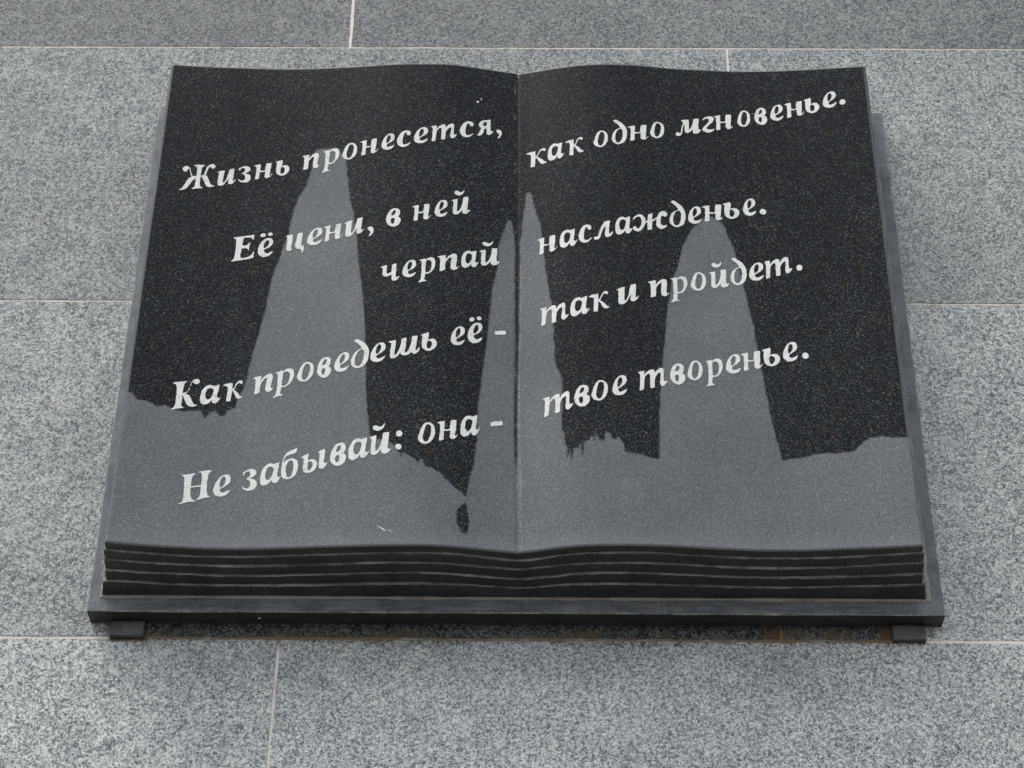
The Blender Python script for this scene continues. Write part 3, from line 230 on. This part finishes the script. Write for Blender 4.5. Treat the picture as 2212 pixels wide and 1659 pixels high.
def page_granite():
    s = NT('dark_granite_page'); P = s.pos(); p = s.sep(P)
    at = lambda k: s.n('ShaderNodeAttribute', attribute_name=k).outputs['Fac']
    dry, edge, spine = at('dry'), at('edge'), at('spine')
    v = s.vor(P, 960.0); c = s.sep(v.outputs['Color']); v2 = s.vor(P, 400.0); c2 = s.sep(v2.outputs['Color'])
    n0 = s.noise(P, 1200.0, 1, 0.5); n1 = s.noise(P, 370.0, 3, 0.72); n2 = s.noise(P, 60.0, 4, 0.6); n3 = s.noise(P, 9.0, 3, 0.55); n4 = s.noise(P, 2.2, 2, 0.5)
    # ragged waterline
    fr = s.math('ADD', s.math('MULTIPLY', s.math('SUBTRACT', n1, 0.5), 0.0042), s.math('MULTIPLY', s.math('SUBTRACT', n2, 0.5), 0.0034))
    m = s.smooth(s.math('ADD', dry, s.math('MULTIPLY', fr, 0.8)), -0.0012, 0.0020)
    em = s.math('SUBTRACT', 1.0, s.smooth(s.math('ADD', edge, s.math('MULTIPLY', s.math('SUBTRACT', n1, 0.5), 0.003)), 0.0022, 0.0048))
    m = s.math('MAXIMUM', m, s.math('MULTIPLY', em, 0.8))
    # wet polished stone: nearly black, brown / blue-green / grey crystals
    k = s.math('ADD', s.math('MULTIPLY', c[0], 0.45), s.math('MULTIPLY', n1, 0.55))
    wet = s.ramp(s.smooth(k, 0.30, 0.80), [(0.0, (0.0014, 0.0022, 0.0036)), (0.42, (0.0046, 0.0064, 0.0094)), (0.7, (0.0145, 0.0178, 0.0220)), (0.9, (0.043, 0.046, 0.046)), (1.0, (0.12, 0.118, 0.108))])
    hue = s.ramp(c2[1], [(0.0, (1.75, 1.05, 0.42)), (0.14, (1.12, 1.0, 0.86)), (0.45, (0.96, 1.0, 1.0)), (0.7, (0.86, 1.02, 1.08)), (0.86, (0.8, 1.12, 1.0)), (1.0, (1.05, 0.95, 1.15))])
    wet = s.mix(0.85, wet, hue, 'MULTIPLY')
    wg = s.math('ADD', 0.05, s.math('MULTIPLY', s.math('ADD', s.noise(s.pos((1.0, 1.0, 0.45)), 12.0, 4, 0.6), n4), 0.97))
    wet = s.mix(1.0, wet, s.n('ShaderNodeCombineXYZ', i={0: wg, 1: wg, 2: wg}).outputs[0], 'MULTIPLY')
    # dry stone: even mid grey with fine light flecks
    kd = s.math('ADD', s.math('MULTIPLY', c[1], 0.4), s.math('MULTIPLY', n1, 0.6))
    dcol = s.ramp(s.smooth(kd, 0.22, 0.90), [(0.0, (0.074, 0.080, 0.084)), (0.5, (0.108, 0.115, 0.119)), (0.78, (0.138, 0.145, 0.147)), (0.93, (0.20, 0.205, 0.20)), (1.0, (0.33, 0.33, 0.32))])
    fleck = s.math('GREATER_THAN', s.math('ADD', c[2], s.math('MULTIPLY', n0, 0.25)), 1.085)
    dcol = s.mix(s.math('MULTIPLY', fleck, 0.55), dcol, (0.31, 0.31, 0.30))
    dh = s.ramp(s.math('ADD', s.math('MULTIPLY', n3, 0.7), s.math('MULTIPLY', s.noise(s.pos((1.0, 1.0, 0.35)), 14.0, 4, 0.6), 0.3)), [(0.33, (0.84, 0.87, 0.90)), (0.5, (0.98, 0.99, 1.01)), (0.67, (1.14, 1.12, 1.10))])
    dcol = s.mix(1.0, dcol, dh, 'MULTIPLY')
    # polished-away light dust toward the lower rim
    lowm = s.math('MULTIPLY', s.math('SUBTRACT', 1.0, s.smooth(s.math('ADD', p[2], s.math('MULTIPLY', n2, 0.02)), 0.042, 0.075)), 0.32)
    dcol = s.mix(lowm, dcol, (0.19, 0.195, 0.205))
    # worn, lighter arris beside the gutter between the two pages, dark line in the gutter itself
    sg = s.math('MULTIPLY', s.math('SUBTRACT', 1.0, s.smooth(s.math('ABSOLUTE', s.math('SUBTRACT', spine, 0.0042)), 0.0003, 0.0016)), s.smooth(s.noise(P, 120.0, 3, 0.7), 0.42, 0.6))
    dcol = s.mix(s.math('MULTIPLY', sg, 0.5), dcol, (0.27, 0.27, 0.26))
    wet = s.mix(s.math('MULTIPLY', s.math('MULTIPLY', s.math('SUBTRACT', 1.0, s.smooth(s.math('ABSOLUTE', s.math('ADD', spine, 0.003)), 0.0003, 0.0022)), s.smooth(s.noise(P, 90.0, 3, 0.7), 0.5, 0.62)), 0.55), wet, (0.17, 0.15, 0.11))
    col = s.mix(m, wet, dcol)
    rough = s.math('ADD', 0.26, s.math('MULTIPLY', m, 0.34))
    return s.out(col, rough, (n1, 0.06, 0.0004), s.math("ADD", 0.11, s.math("MULTIPLY", m, 0.08)))

def paint_white():
    s = NT('white_letter_paint'); P = s.pos()
    n1 = s.noise(P, 520.0, 3, 0.8); n2 = s.noise(P, 150.0, 3, 0.6)
    k = s.math('ADD', s.math('MULTIPLY', n1, 0.6), s.math('MULTIPLY', n2, 0.4))
    col = s.ramp(s.smooth(k, 0.30, 0.68), [(0.0, (0.30, 0.31, 0.31)), (0.35, (0.60, 0.61, 0.585)), (0.7, (0.62, 0.63, 0.61)), (1.0, (0.74, 0.745, 0.72))])
    return s.out(col, 0.75, (n1, 0.5, 0.0006), 0.25)

def mortar_mat():
    s = NT('cream_joint_mortar'); P = s.pos(); p = s.sep(P)
    n1 = s.noise(P, 500.0, 3, 0.7); n2 = s.noise(P, 30.0, 3, 0.6)
    col = s.mix(n1, (0.50, 0.475, 0.415), (0.80, 0.765, 0.69))
    col = s.mix(s.math('MULTIPLY', s.smooth(n2, 0.55, 0.75), 0.6), col, (0.38, 0.32, 0.23))
    m = s.math('MULTIPLY', s.math('MULTIPLY', s.smooth(p[2], -0.04, -0.02), s.math('SUBTRACT', 1.0, s.smooth(p[2], 0.0, 0.02))),
               s.math('MULTIPLY', s.smooth(p[0], 0.01, 0.05), s.math('SUBTRACT', 1.0, s.smooth(p[0], 0.965, 0.985))))
    col = s.mix(s.math('MULTIPLY', m, s.math('ADD', 0.72, s.math('MULTIPLY', s.smooth(n2, 0.3, 0.55), 0.28))), col, s.mix(s.smooth(n2, 0.4, 0.6), (0.10, 0.088, 0.07), (0.17, 0.11, 0.062)))
    return s.out(col, 0.9, (n1, 0.5, 0.0008), 0.2)

def sealant_mat():
    s = NT('dirty_sealant'); P = s.pos()
    n1 = s.noise(P, 300.0, 3, 0.7); n2 = s.noise(P, 22.0, 3, 0.6)
    col = s.mix(n1, (0.16, 0.158, 0.15), (0.36, 0.355, 0.33))
    col = s.mix(s.math('MULTIPLY', s.smooth(n2, 0.5, 0.7), 0.6), col, (0.16, 0.115, 0.085))
    return s.out(col, 0.8, (n1, 0.4, 0.0006), 0.3)

def plain(name, col, rough=0.8, var=0.3, scale=60.0):
    s = NT(name); n = s.noise(s.pos(), scale, 4, 0.6)
    return s.out(s.mix(n, tuple(c*(1-var) for c in col), tuple(min(1, c*(1+var)) for c in col)), rough)

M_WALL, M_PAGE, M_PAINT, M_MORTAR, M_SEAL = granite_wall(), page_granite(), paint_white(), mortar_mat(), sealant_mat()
M_LAYER = black_granite('sawn_dark_granite_layer', (0.010, 0.0115, 0.014), (0.12, 0.13, 0.135), 0.22, (0.35, 1, 3), 0.42)
M_LEDGE = black_granite('worn_layer_edge', (0.03, 0.034, 0.037), (0.32, 0.34, 0.34), 1.0, (0.15, 1, 6.0), 0.5)
M_ARRIS = black_granite('chipped_slab_arris', (0.05, 0.055, 0.06), (0.40, 0.405, 0.40), 1.0, (0.6, 1, 2.0), 0.6, 0.3)
M_SLAB = black_granite('sawn_dark_granite_slab', (0.05, 0.056, 0.064), (0.165, 0.176, 0.184), 1.0, (0.25, 1, 3.2), 0.45, 0.25, sides=True)
M_BLOCK = black_granite('dark_granite_support', (0.014, 0.016, 0.019), (0.11, 0.115, 0.118), 0.4, None, 0.5)
M_GROUND = plain('grey_paving', (0.11, 0.108, 0.105), 0.85, 0.25, 3.0)
M_LIME = plain('lime_white', (0.78, 0.76, 0.70), 0.85, 0.1, 300.0)
M_CRUMB = plain('pale_adhesive', (0.30, 0.32, 0.29), 0.9, 0.35, 500.0)
M_DULL = plain('dull_fibre', (0.16, 0.16, 0.155), 0.7, 0.1, 300.0)
M_HAIR = plain('pale_fibre', (0.42, 0.40, 0.36), 0.7, 0.1, 300.0)

# ---------------------------------------------------------------- ground (out of frame, it bounces light onto the undersides)
GZ = -2.83
g = mesh_obj('ground', [(-60, -60, GZ), (60, -60, GZ), (60, 0.6, GZ), (-60, 0.6, GZ)], [(0, 1, 2, 3)], M_GROUND)
tag(g, kind='structure')

# ---------------------------------------------------------------- wall of granite slabs
wall = empty('granite_wall', (0.5, WALL_Y, GZ), label='wall faced with polished speckled grey granite slabs and cream joints behind the plaque', category='wall')
WO = (0.5, WALL_Y, GZ)
def rag(a, b, amp, step=0.006):
    """points from a to b (exclusive of b) with a slightly chipped edge"""
    a, b = np.array(a, float), np.array(b, float); L = np.linalg.norm(b-a); n = max(1, int(L/step))
    t = np.arange(n)/n; d = (b-a)/L; nn = np.array([-d[1], d[0]])
    o = (smooth_noise(n, 1)*0.5+smooth_noise(n, 7)*0.6)*amp; o[0] = 0
    return a+t[:, None]*(b-a)+o[:, None]*nn
def slab_mesh(xa, xb, za, zb, proud, fine):
    amp = 0.00038 if fine else 0
    st = 0.004 if fine else 9
    pts = np.vstack([rag((xa, za), (xb, za), amp, st), rag((xb, za), (xb, zb), amp, st), rag((xb, zb), (xa, zb), amp, st), rag((xa, zb), (xa, za), amp, st)])
    n = len(pts); c = np.array([(xa+xb)/2, (za+zb)/2]); inw = np.sign(c-pts)*np.minimum(0.0007, 1)
    # small chamfer only moves the points that lie on that side
    ex = (np.abs(pts[:, 0]-xa) < 0.002)|(np.abs(pts[:, 0]-xb) < 0.002); ez = (np.abs(pts[:, 1]-za) < 0.002)|(np.abs(pts[:, 1]-zb) < 0.002)
    fr = pts+inw*np.stack([ex, ez], 1)
    y = WALL_Y-proud
    V = [(p[0], y, p[1]) for p in fr]+[(p[0], y+0.0007, p[1]) for p in pts]+[(p[0], WALL_Y+0.03, p[1]) for p in pts]
    F = [list(range(n))]
    for r in (0, 1):
        F += [[r*n+i, (r+1)*n+i, (r+1)*n+(i+1) % n, r*n+(i+1) % n] for i in range(n)]
    return V, F
ZJ = [0.4795+0.4610]; zs = [-0.0195, 0.4795, 0.9405]
zs = [-0.0195-0.4685*k for k in range(6, 0, -1)]+zs+[0.9405+0.47*k for k in range(1, 5)]
offs = {(-1): 0.223, 0: 0.811, 1: 0.795, 2: 0.2555}
jw_h, jw_v = {0: 0.0030, 1: 0.0021, 2: 0.0018}, {-1: 0.0028, 0: 0.0022, 1: 0.0030, 2: 0.0038}
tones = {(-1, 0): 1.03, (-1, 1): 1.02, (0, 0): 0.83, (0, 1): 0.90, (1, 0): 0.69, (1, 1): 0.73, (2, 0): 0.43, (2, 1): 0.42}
for r in range(len(zs)-1):
    row = r-6
    ox = offs.get(row, 0.25+0.55*(row % 2))
    hj0, hj1 = jw_h.get(row, 0.002), jw_h.get(row+1, 0.002); vj = jw_v.get(row, 0.0028)
    for k in range(-3, 4):
        xa, xb = ox+1.1*(k-1)+vj/2, ox+1.1*k-vj/2
        if xb < -2.6 or xa > 3.6: continue
        fine = row in (-1, 0, 1, 2) and xb > -0.4 and xa < 1.4
        pr = 0.0 if not fine else float(rng.uniform(-0.0003, 0.0003))
        V, F = slab_mesh(xa, xb, zs[r]+hj0/2, zs[r+1]-hj1/2, pr, fine)
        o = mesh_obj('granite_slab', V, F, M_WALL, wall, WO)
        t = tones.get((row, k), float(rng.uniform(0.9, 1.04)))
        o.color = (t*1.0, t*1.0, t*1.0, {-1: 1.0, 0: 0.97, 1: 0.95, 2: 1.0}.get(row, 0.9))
V = [(-2.7, WALL_Y+0.0006, GZ), (3.7, WALL_Y+0.0006, GZ), (3.7, WALL_Y+0.0006, zs[-1]), (-2.7, WALL_Y+0.0006, zs[-1])]
V += [(x, WALL_Y+0.4, z) for x, y, z in V]
mesh_obj('joint_mortar', V, [(0, 1, 2, 3), (5, 4, 7, 6), (0, 4, 5, 1), (2, 6, 7, 3), (1, 5, 6, 2), (0, 3, 7, 4)], M_MORTAR, wall, WO)

# ---------------------------------------------------------------- the plaque: backing slab + book + letters
PO = (0.5, WALL_Y, 0.0)
plq = empty('book_plaque', PO, label='black granite plaque carved as an open book with white Russian verse', category='plaque')

def rounded_box(x0, x1, y0, y1, z0, z1, b, rough_amp=0.0, step=0.01):
    """box whose front (y0) edges are chipped chamfers"""
    pts = np.vstack([rag((x0, z0), (x1, z0), 0, step), rag((x1, z0), (x1, z1), 0, step), rag((x1, z1), (x0, z1), 0, step), rag((x0, z1), (x0, z0), 0, step)])
    n = len(pts); jit = b*(1+0.5*np.clip(smooth_noise(n, 2), -1, 1.6)) + rough_amp*np.abs(smooth_noise(n, 5))
    ex = np.where(np.abs(pts[:, 0]-x0) < 1e-6, 1, np.where(np.abs(pts[:, 0]-x1) < 1e-6, -1, 0)); ez = np.where(np.abs(pts[:, 1]-z0) < 1e-6, 1, np.where(np.abs(pts[:, 1]-z1) < 1e-6, -1, 0))
    fr = pts+np.stack([ex, ez], 1)*jit[:, None]
    V = [(p[0], y0, p[1]) for p in fr]+[(p[0], y0+j, p[1]) for p, j in zip(pts, jit)]+[(p[0], y1, p[1]) for p in pts]
    F = [list(range(n)), list(range(3*n-1, 2*n-1, -1))]
    for r in (0, 1):
        F += [[r*n+i, (r+1)*n+i, (r+1)*n+(i+1) % n, r*n+(i+1) % n] for i in range(n)]
    return V, F
V, F = rounded_box(0, 1, 0, SLAB_T, 0, SLAB_H, 0.0008, 0.0006)
nn_ = (len(F)-2)//2
mesh_obj('backing_slab', V, F, [M_SLAB, M_ARRIS, M_LAYER], plq, PO, fmat=[0, 0]+[1]*nn_+[2]*nn_)

# a bead of dirty sealant where the book meets the slab
def bead(pa, pb, w, h, n=160):
    pa, pb = np.array(pa, float), np.array(pb, float); t = np.linspace(0, 1, n); d = (pb-pa)/np.linalg.norm(pb-pa); nn = np.array([-d[1], d[0]])
    wv = w*(1+0.25*np.clip(smooth_noise(n, 3), -1.5, 1.5)); V = []; F = []
    for i in range(n):
        c = pa+(pb-pa)*t[i]
        for a, y in ((-1, 0.0), (-0.5, -h), (0.4, -h*0.9), (1, 0.0)):
            q = c+nn*a*wv[i]*0.5
            V.append((q[0], y+0.0002, q[1]))
    for i in range(n-1):
        for j in range(3): F.append((4*i+j, 4*i+j+1, 4*i+4+j+1, 4*i+4+j))
    return V, F
bx0, bx1, bz0, bz1 = X0-Q, X1+Q, Z0-Q, Z1+0.0
for nm, a, b, w in (('sealant_bead', (bx0-0.001, bz0-0.0012), (bx1+0.005, bz0-0.0012), 0.0046), ('sealant_bead', (bx1+0.003, bz0-0.003), (bx1+0.003, bz1-0.06), 0.0062), ('sealant_bead', (bx0-0.0016, bz1-0.1), (bx0-0.0016, bz0-0.003), 0.0032)):
    V, F = bead(a, b, w, 0.0014)
    mesh_obj(nm, V, F, M_SEAL, plq, PO, smooth=True)

# page layers: front depth fraction, share of the page relief, inset from the base outline
NL = 300
NOTCH = 0.0020
LAY = [(0.86, 1.02), (0.675, 0.95), (0.485, 0.85), (0.275, 0.66)]
def layer(idx):
    f, gsh = LAY[idx]
    fb, gb = LAY[idx+1] if idx < 3 else (0.0, 0.0)
    ins = Q*f; insb = Q*fb+(NOTCH if idx < 3 else 0.0)
    xa, xb, za, zb = X0-Q+ins, X1+Q-ins, Z0-Q+ins, Z1-0.002*(idx+1)
    # every layer sits a little off from the one before, as hand sawn
    dl, dr = [(-0.0006, 0.0008), (0.0006, 0.0), (0.0018, -0.0016), (-0.0004, 0.0004)][idx]
    xa += dl; xb += dr
    x = np.linspace(xa, xb, NL)
    yf = -TB*f+relief(x)*gsh + smooth_noise(NL, 14)*0.0004
    yb = -TB*fb+relief(x)*gb*1.0+0.004 if idx < 3 else np.full(NL, 0.0004)
    zlow = za+smooth_noise(NL, 2)*0.00022+smooth_noise(NL, 24)*0.0003
    ch = 0.0013+0.0004*np.clip(smooth_noise(NL, 3), -1.2, 1.5)+0.0003*np.clip(smooth_noise(NL, 17), -1, 1)
    zback = Z0-Q+insb
    xbk = np.interp(x, [xa, xb], [X0-Q+insb+dl*0.5, X1+Q-insb+dr*0.5])
    # rings from the front-bottom edge: front face top, front face bottom, chamfer, underside back
    rows = [(yf, np.full(NL, zb)), (yf, zlow+ch), (yf+ch*1.3, zlow), (yb, np.full(NL, zback)), (yb, np.full(NL, zb))]
    V = []
    for ri, (yy, zz) in enumerate(rows): V += list(zip(xbk if ri >= 3 else x, yy, zz))
    F = []; R = len(rows)
    for r in range(R):
        r2 = (r+1) % R
        F += [(r*NL+i, r2*NL+i, r2*NL+i+1, r*NL+i+1) for i in range(NL-1)]
    F.append([r*NL for r in range(R)][::-1]); F.append([r*NL+NL-1 for r in range(R)])
    fm = [1]*(2*(NL-1))+[0]*(len(F)-2*(NL-1))
    return mesh_obj('page_layer', V, F, [M_LAYER, M_LEDGE], plq, PO, fmat=fm)
for i in range(4): layer(i)

# signed distance to polygons (positive inside)
def sdf(pts, polys):
    P = np.asarray(pts, float); D = np.full(len(P), 1e9); inside = np.zeros(len(P), bool)
    for poly in polys:
        A = np.asarray(poly, float); B = np.roll(A, -1, 0)
        for a, b in zip(A, B):
            d = b-a; L2 = d@d
            if L2 < 1e-14: continue
            t = np.clip(((P-a)@d)/L2, 0, 1)
            q = P-a-t[:, None]*d
            D = np.minimum(D, q[:, 0]**2+q[:, 1]**2)
            if a[1] != b[1]:
                c = (a[1] > P[:, 1]) != (b[1] > P[:, 1])
                xi = (b[0]-a[0])*(P[:, 1]-a[1])/(b[1]-a[1])+a[0]
                inside ^= c & (P[:, 0] < xi)
    D = np.sqrt(D)
    return np.where(inside, D, -D)

# the two open pages: one stone surface, finely divided so it can carry the waterline
NX, NZ = 560, 460
ins = 0.0002
xx = np.linspace(X0, X1, NX); zz = np.linspace(Z0, Z1, NZ)
# denser columns at the rounded left/right rims
xx = X0+(X1-X0)*(lambda t: t-0.012*np.sin(2*np.pi*t)/(2*np.pi)*0)(np.linspace(0, 1, NX))
GX, GZZ = np.meshgrid(xx, zz)
dl, dr, db, dt = GX-X0, X1-GX, GZZ-Z0, Z1-GZZ
def roundoff(d, r):
    k = np.clip(1-d/r, 0, 1); return r*(1-np.sqrt(np.maximum(0, 1-k**2)))*0.75
sx = np.interp(GZZ[:, 0], [p[1] for p in SPINE[::-1]], [p[0] for p in SPINE[::-1]])
spd = GX-sx[:, None]
groove = 0.0016*np.exp(-(spd/0.0022)**2)
waves = 0.00025*np.sin(GX*41+GZZ*7)+0.0002*np.sin(GZZ*23+GX*5)
Y = -TB+relief(GX, GZZ)+roundoff(dl, 0.003)+roundoff(dr, 0.003)+roundoff(db, 0.002)+roundoff(dt, 0.0025)+groove+waves
edge_rag = np.zeros_like(GX); 
V = np.stack([GX, Y, GZZ], -1).reshape(-1, 3)
pts2 = np.stack([GX, GZZ], -1).reshape(-1, 2)
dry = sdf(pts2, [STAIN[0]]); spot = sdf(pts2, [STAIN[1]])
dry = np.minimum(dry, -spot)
edge = np.minimum(np.minimum(dl, dr), dt+0.0012).reshape(-1)
idx = np.arange(NX*NZ).reshape(NZ, NX)
F = np.stack([idx[:-1, :-1], idx[:-1, 1:], idx[1:, 1:], idx[1:, :-1]], -1).reshape(-1, 4).tolist()
# skirt back to the first layer, following the relief, cut slightly inwards
loop = np.concatenate([idx[0, :], idx[1:, -1], idx[-1, -2::-1], idx[-2:0:-1, 0]])
nb = len(loop); base = len(V)
lx, lz = V[loop, 0], V[loop, 2]; cx_, cz_ = 0.5, 0.41
yb = -TB*LAY[0][0]+relief(lx)*LAY[0][1]+0.003
yb = np.where(lz > 0.5, np.maximum(yb, V[loop, 1]+0.004), yb)
tap = -(Q-(Q*LAY[0][0]+NOTCH))
S = np.stack([lx+np.where(lx < X0+1e-6, tap, np.where(lx > X1-1e-6, -tap, 0)), yb, lz+np.where(lz < Z0+1e-6, tap, np.where(lz > Z1-1e-6, -tap, 0))], 1)
V = np.vstack([V, S])
F2 = [[int(loop[i]), base+i, base+(i+1) % nb, int(loop[(i+1) % nb])] for i in range(nb)]
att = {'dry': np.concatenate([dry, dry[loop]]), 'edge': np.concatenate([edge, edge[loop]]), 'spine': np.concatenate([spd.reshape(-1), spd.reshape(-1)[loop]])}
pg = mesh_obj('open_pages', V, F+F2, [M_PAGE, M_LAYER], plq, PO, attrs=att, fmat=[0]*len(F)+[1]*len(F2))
sm = [True]*len(F)+[False]*len(F2); pg.data.polygons.foreach_set('use_smooth', sm)

# ---------------------------------------------------------------- lettering
def smooth_poly(p, n=3):
    P = np.array([[a, b] for a, b, c in p], float); C = [c for a, b, c in p]; N = len(P); out = []
    for i in range(N):
        p1, p2 = P[i], P[(i+1) % N]; out.append(p1)
        if C[i] and C[(i+1) % N]: continue
        d = np.linalg.norm(p2-p1)
        if d < 1e-9: continue
        p0 = P[i-1] if not C[i] else 2*p1-p2
        p3 = P[(i+2) % N] if not C[(i+1) % N] else 2*p2-p1
        m = []
        for v in ((p2-p0)*.5, (p3-p1)*.5):
            s = np.linalg.norm(v); m.append(v*min(1, 1.1*d/s) if s > 0 else v)
        for k in range(1, n):
            t = k/n
            out.append((2*t**3-3*t**2+1)*p1+(t**3-2*t**2+t)*m[0]+(-2*t**3+3*t**2)*p2+(t**3-t**2)*m[1])
    return np.array(out)
CELL = 0.00062
WREF = {}
for ch, ln, x0, x1 in LETTERS: WREF.setdefault(ch, []).append(x1-x0)
GRID = {}
for ch, polys in GLYPHS.items():
    w = float(np.median(WREF[ch]))
    sol, hol = [], []
    for kind, p in polys:
        q = [[u/1000*w, v/10000, c] for u, v, c in p]
        (sol if kind == '+' else hol).append(smooth_poly(q))
    allp = np.vstack(sol); lo = allp.min(0)-0.0025; hi = allp.max(0)+0.0025
    nx, nz = int((hi[0]-lo[0])/CELL)+2, int((hi[1]-lo[1])/CELL)+2
    gx, gz = np.meshgrid(lo[0]+np.arange(nx)*CELL, lo[1]+np.arange(nz)*CELL)
    P = np.stack([gx.ravel(), gz.ravel()], 1)
    f = np.max([sdf(P, [q]) for q in sol], 0)
    for h in hol: f = np.minimum(f, -sdf(P, [h]))
    GRID[ch] = (w, gx, gz, f.reshape(nz, nx))
ED = [(0, 1), (1, 2), (2, 3), (3, 0)]
def march(gx, gz, f):
    nz, nx = f.shape; verts = []; vid = {}; faces = []; bnd = []
    pos_ = f > 0
    def corner(j, i):
        k = (j, i, 0, 0)
        if k not in vid: vid[k] = len(verts); verts.append((gx[j, i], gz[j, i]))
        return vid[k]
    def cut(a, b):
        if a > b: a, b = b, a
        k = (*a, *b)
        if k not in vid:
            fa, fb = f[a], f[b]; t = fa/(fa-fb)
            vid[k] = len(verts); verts.append((gx[a]+(gx[b]-gx[a])*t, gz[a]+(gz[b]-gz[a])*t))
        return vid[k]
    any_ = pos_[:-1, :-1] | pos_[1:, :-1] | pos_[:-1, 1:] | pos_[1:, 1:]
    for j, i in zip(*np.nonzero(any_)):
        c = [(j, i), (j, i+1), (j+1, i+1), (j+1, i)]
        s = [pos_[q] for q in c]
        poly = []; marks = []
        for a in range(4):
            b = (a+1) % 4
            if s[a]: poly.append(corner(*c[a])); marks.append(0)
            if s[a] != s[b]: poly.append(cut(c[a], c[b])); marks.append(1 if s[a] else 2)
        if len(poly) >= 3:
            faces.append(poly)
            for a in range(len(poly)):
                b = (a+1) % len(poly)
                if marks[a] == 1 and marks[b] == 2: bnd.append((poly[a], poly[b]))
    return np.array(verts), faces, bnd
def page_y(x, z):
    s_ = np.interp(z, [p[1] for p in SPINE[::-1]], [p[0] for p in SPINE[::-1]])
    return -TB+relief(x, z)+0.0016*np.exp(-((x-s_)/0.0022)**2)+0.00025*np.sin(x*41+z*7)+0.0002*np.sin(z*23+x*5)
for ch, ln, x0, x1 in LETTERS:
    w, gx, gz, f = GRID[ch]
    nz, nx = f.shape
    # chisel and paint raggedness, different on every letter
    ns = rng.normal(size=(nz, nx))
    ns = (ns+np.roll(ns, 1, 0)+np.roll(ns, 1, 1)+np.roll(ns, (1, 1), (0, 1)))/2
    ns = ns + 0.6*rng.normal(size=(nz//4+2, nx//4+2)).repeat(4, 0).repeat(4, 1)[:nz, :nx]
    ff = f + 0.00013*ns - 0.00024
    v, faces, bnd = march(gx, gz, ff)
    coef, sc = LINES[str(ln)] if str(ln) in LINES else LINES[ln]
    X = x0+v[:, 0]/w*(x1-x0); Z = np.polyval(coef, X-.5)+v[:, 1]*sc
    Y = page_y(X, Z)-0.00035
    V = np.stack([X, Y, Z], 1); n = len(V)
    be = sorted({a for e in bnd for a in e}); mp = {a: n+i for i, a in enumerate(be)}
    V = np.vstack([V, V[be]+np.array([0, 0.0008, 0])]) if be else V
    F = faces+[(a, mp[a], mp[b], b) for a, b in bnd]
    mesh_obj('letter', V, F, M_PAINT, plq, PO)

# ---------------------------------------------------------------- small marks lying on the plaque
def fleck(name, x, y, z, w, h, mat, ang=0.0, parent=plq, n=9):
    a = np.linspace(0, 2*np.pi, n, endpoint=False)
    r = 1+0.35*rng.normal(size=n).clip(-1, 1)
    px, pz = np.cos(a)*w/2*r, np.sin(a)*h/2*r
    c, s_ = math.cos(ang), math.sin(ang)
    X, Z = x+px*c-pz*s_, z+px*s_+pz*c
    V = [(q, y, r_) for q, r_ in zip(X, Z)]+[(x, y-min(w, h)*0.25, z)]+[(q, y+0.0006, r_) for q, r_ in zip(X, Z)]
    F = [(i, (i+1) % n, n) for i in range(n)]+[(i, n+1+i, n+1+(i+1) % n, (i+1) % n) for i in range(n)]
    return mesh_obj(name, V, F, mat, parent, PO)
def on_page(x, z): return float(page_y(np.array([x]), np.array([z]))[0])-0.0001
MARKS = [(0.4447, 0.7245, 0.003, 0.004, 0.2, M_LIME), (0.4494, 0.731, 0.0013, 0.0045, -0.3, M_HAIR), (0.3475, 0.0585, 0.012, 0.0011, -0.6, M_LIME), (0.3565, 0.0555, 0.006, 0.0007, -0.6, M_HAIR), (0.105, 0.268, 0.011, 0.0006, -0.15, M_DULL), (0.0845, 0.205, 0.0006, 0.014, -0.25, M_DULL), (0.4988, 0.7815, 0.0035, 0.005, 0.0, M_DULL), (0.8035, 0.515, 0.0005, 0.014, 0.6, M_DULL), (0.81, 0.71, 0.006, 0.0006, 0.1, M_HAIR)]
for x, z, w, h, a, m in MARKS:
    fleck('lime_fleck' if m is M_LIME else 'fibre', x, on_page(x, z), z, w, h, m, a)
fleck('lime_fleck', 0.6235, -0.0005, 0.0195, 0.003, 0.0035, M_LIME)
fleck('lime_fleck', 0.200, 0.0135, -0.0006, 0.003, 0.002, M_LIME)

# crumbs of pale adhesive squeezed into the notches at both ends of the page layers
for k_, (f_, g_) in enumerate(LAY):
    fb_ = LAY[k_+1][0] if k_ < 3 else 0.0
    for sd in (0, 1):
        for rep in range(2 if sd else 1):
            ins_ = Q*fb_+0.0008
            xx_ = (X1+Q-ins_) if sd else (X0-Q+ins_)
            fleck('adhesive_crumb', xx_+(0.0004 if sd else -0.0002), -TB*(f_*0.35+fb_*0.65)-0.001, Z0-Q+ins_+0.003+0.006*rep+float(rng.uniform(-0.001, 0.002)), 0.0026, 0.0052, M_CRUMB, float(rng.uniform(-0.4, 0.4)))
# ---------------------------------------------------------------- two dark stone supports under the plaque
def support(xa, xb, label):
    O = ((xa+xb)/2, WALL_Y, -0.0225)
    e = tag(mesh_obj('support_block', *rounded_box(xa, xb, WALL_Y-0.0075, WALL_Y+0.004, -0.0215, -0.0003, 0.0011, 0.0006, 0.003), M_BLOCK, None, (0, 0, 0)), label=label, category='support block', group='stone blocks carrying the plaque')
    me = e.data
    for v in me.vertices: v.co = (v.co.x-O[0], v.co.y-O[1], v.co.z-O[2])
    e.location = O
    return e
support(0.0252, 0.0655, 'small black stone block ringed with rust under the left end of the plaque')
support(0.9405, 0.9790, 'small black stone block under the right end of the plaque beside brown stains')
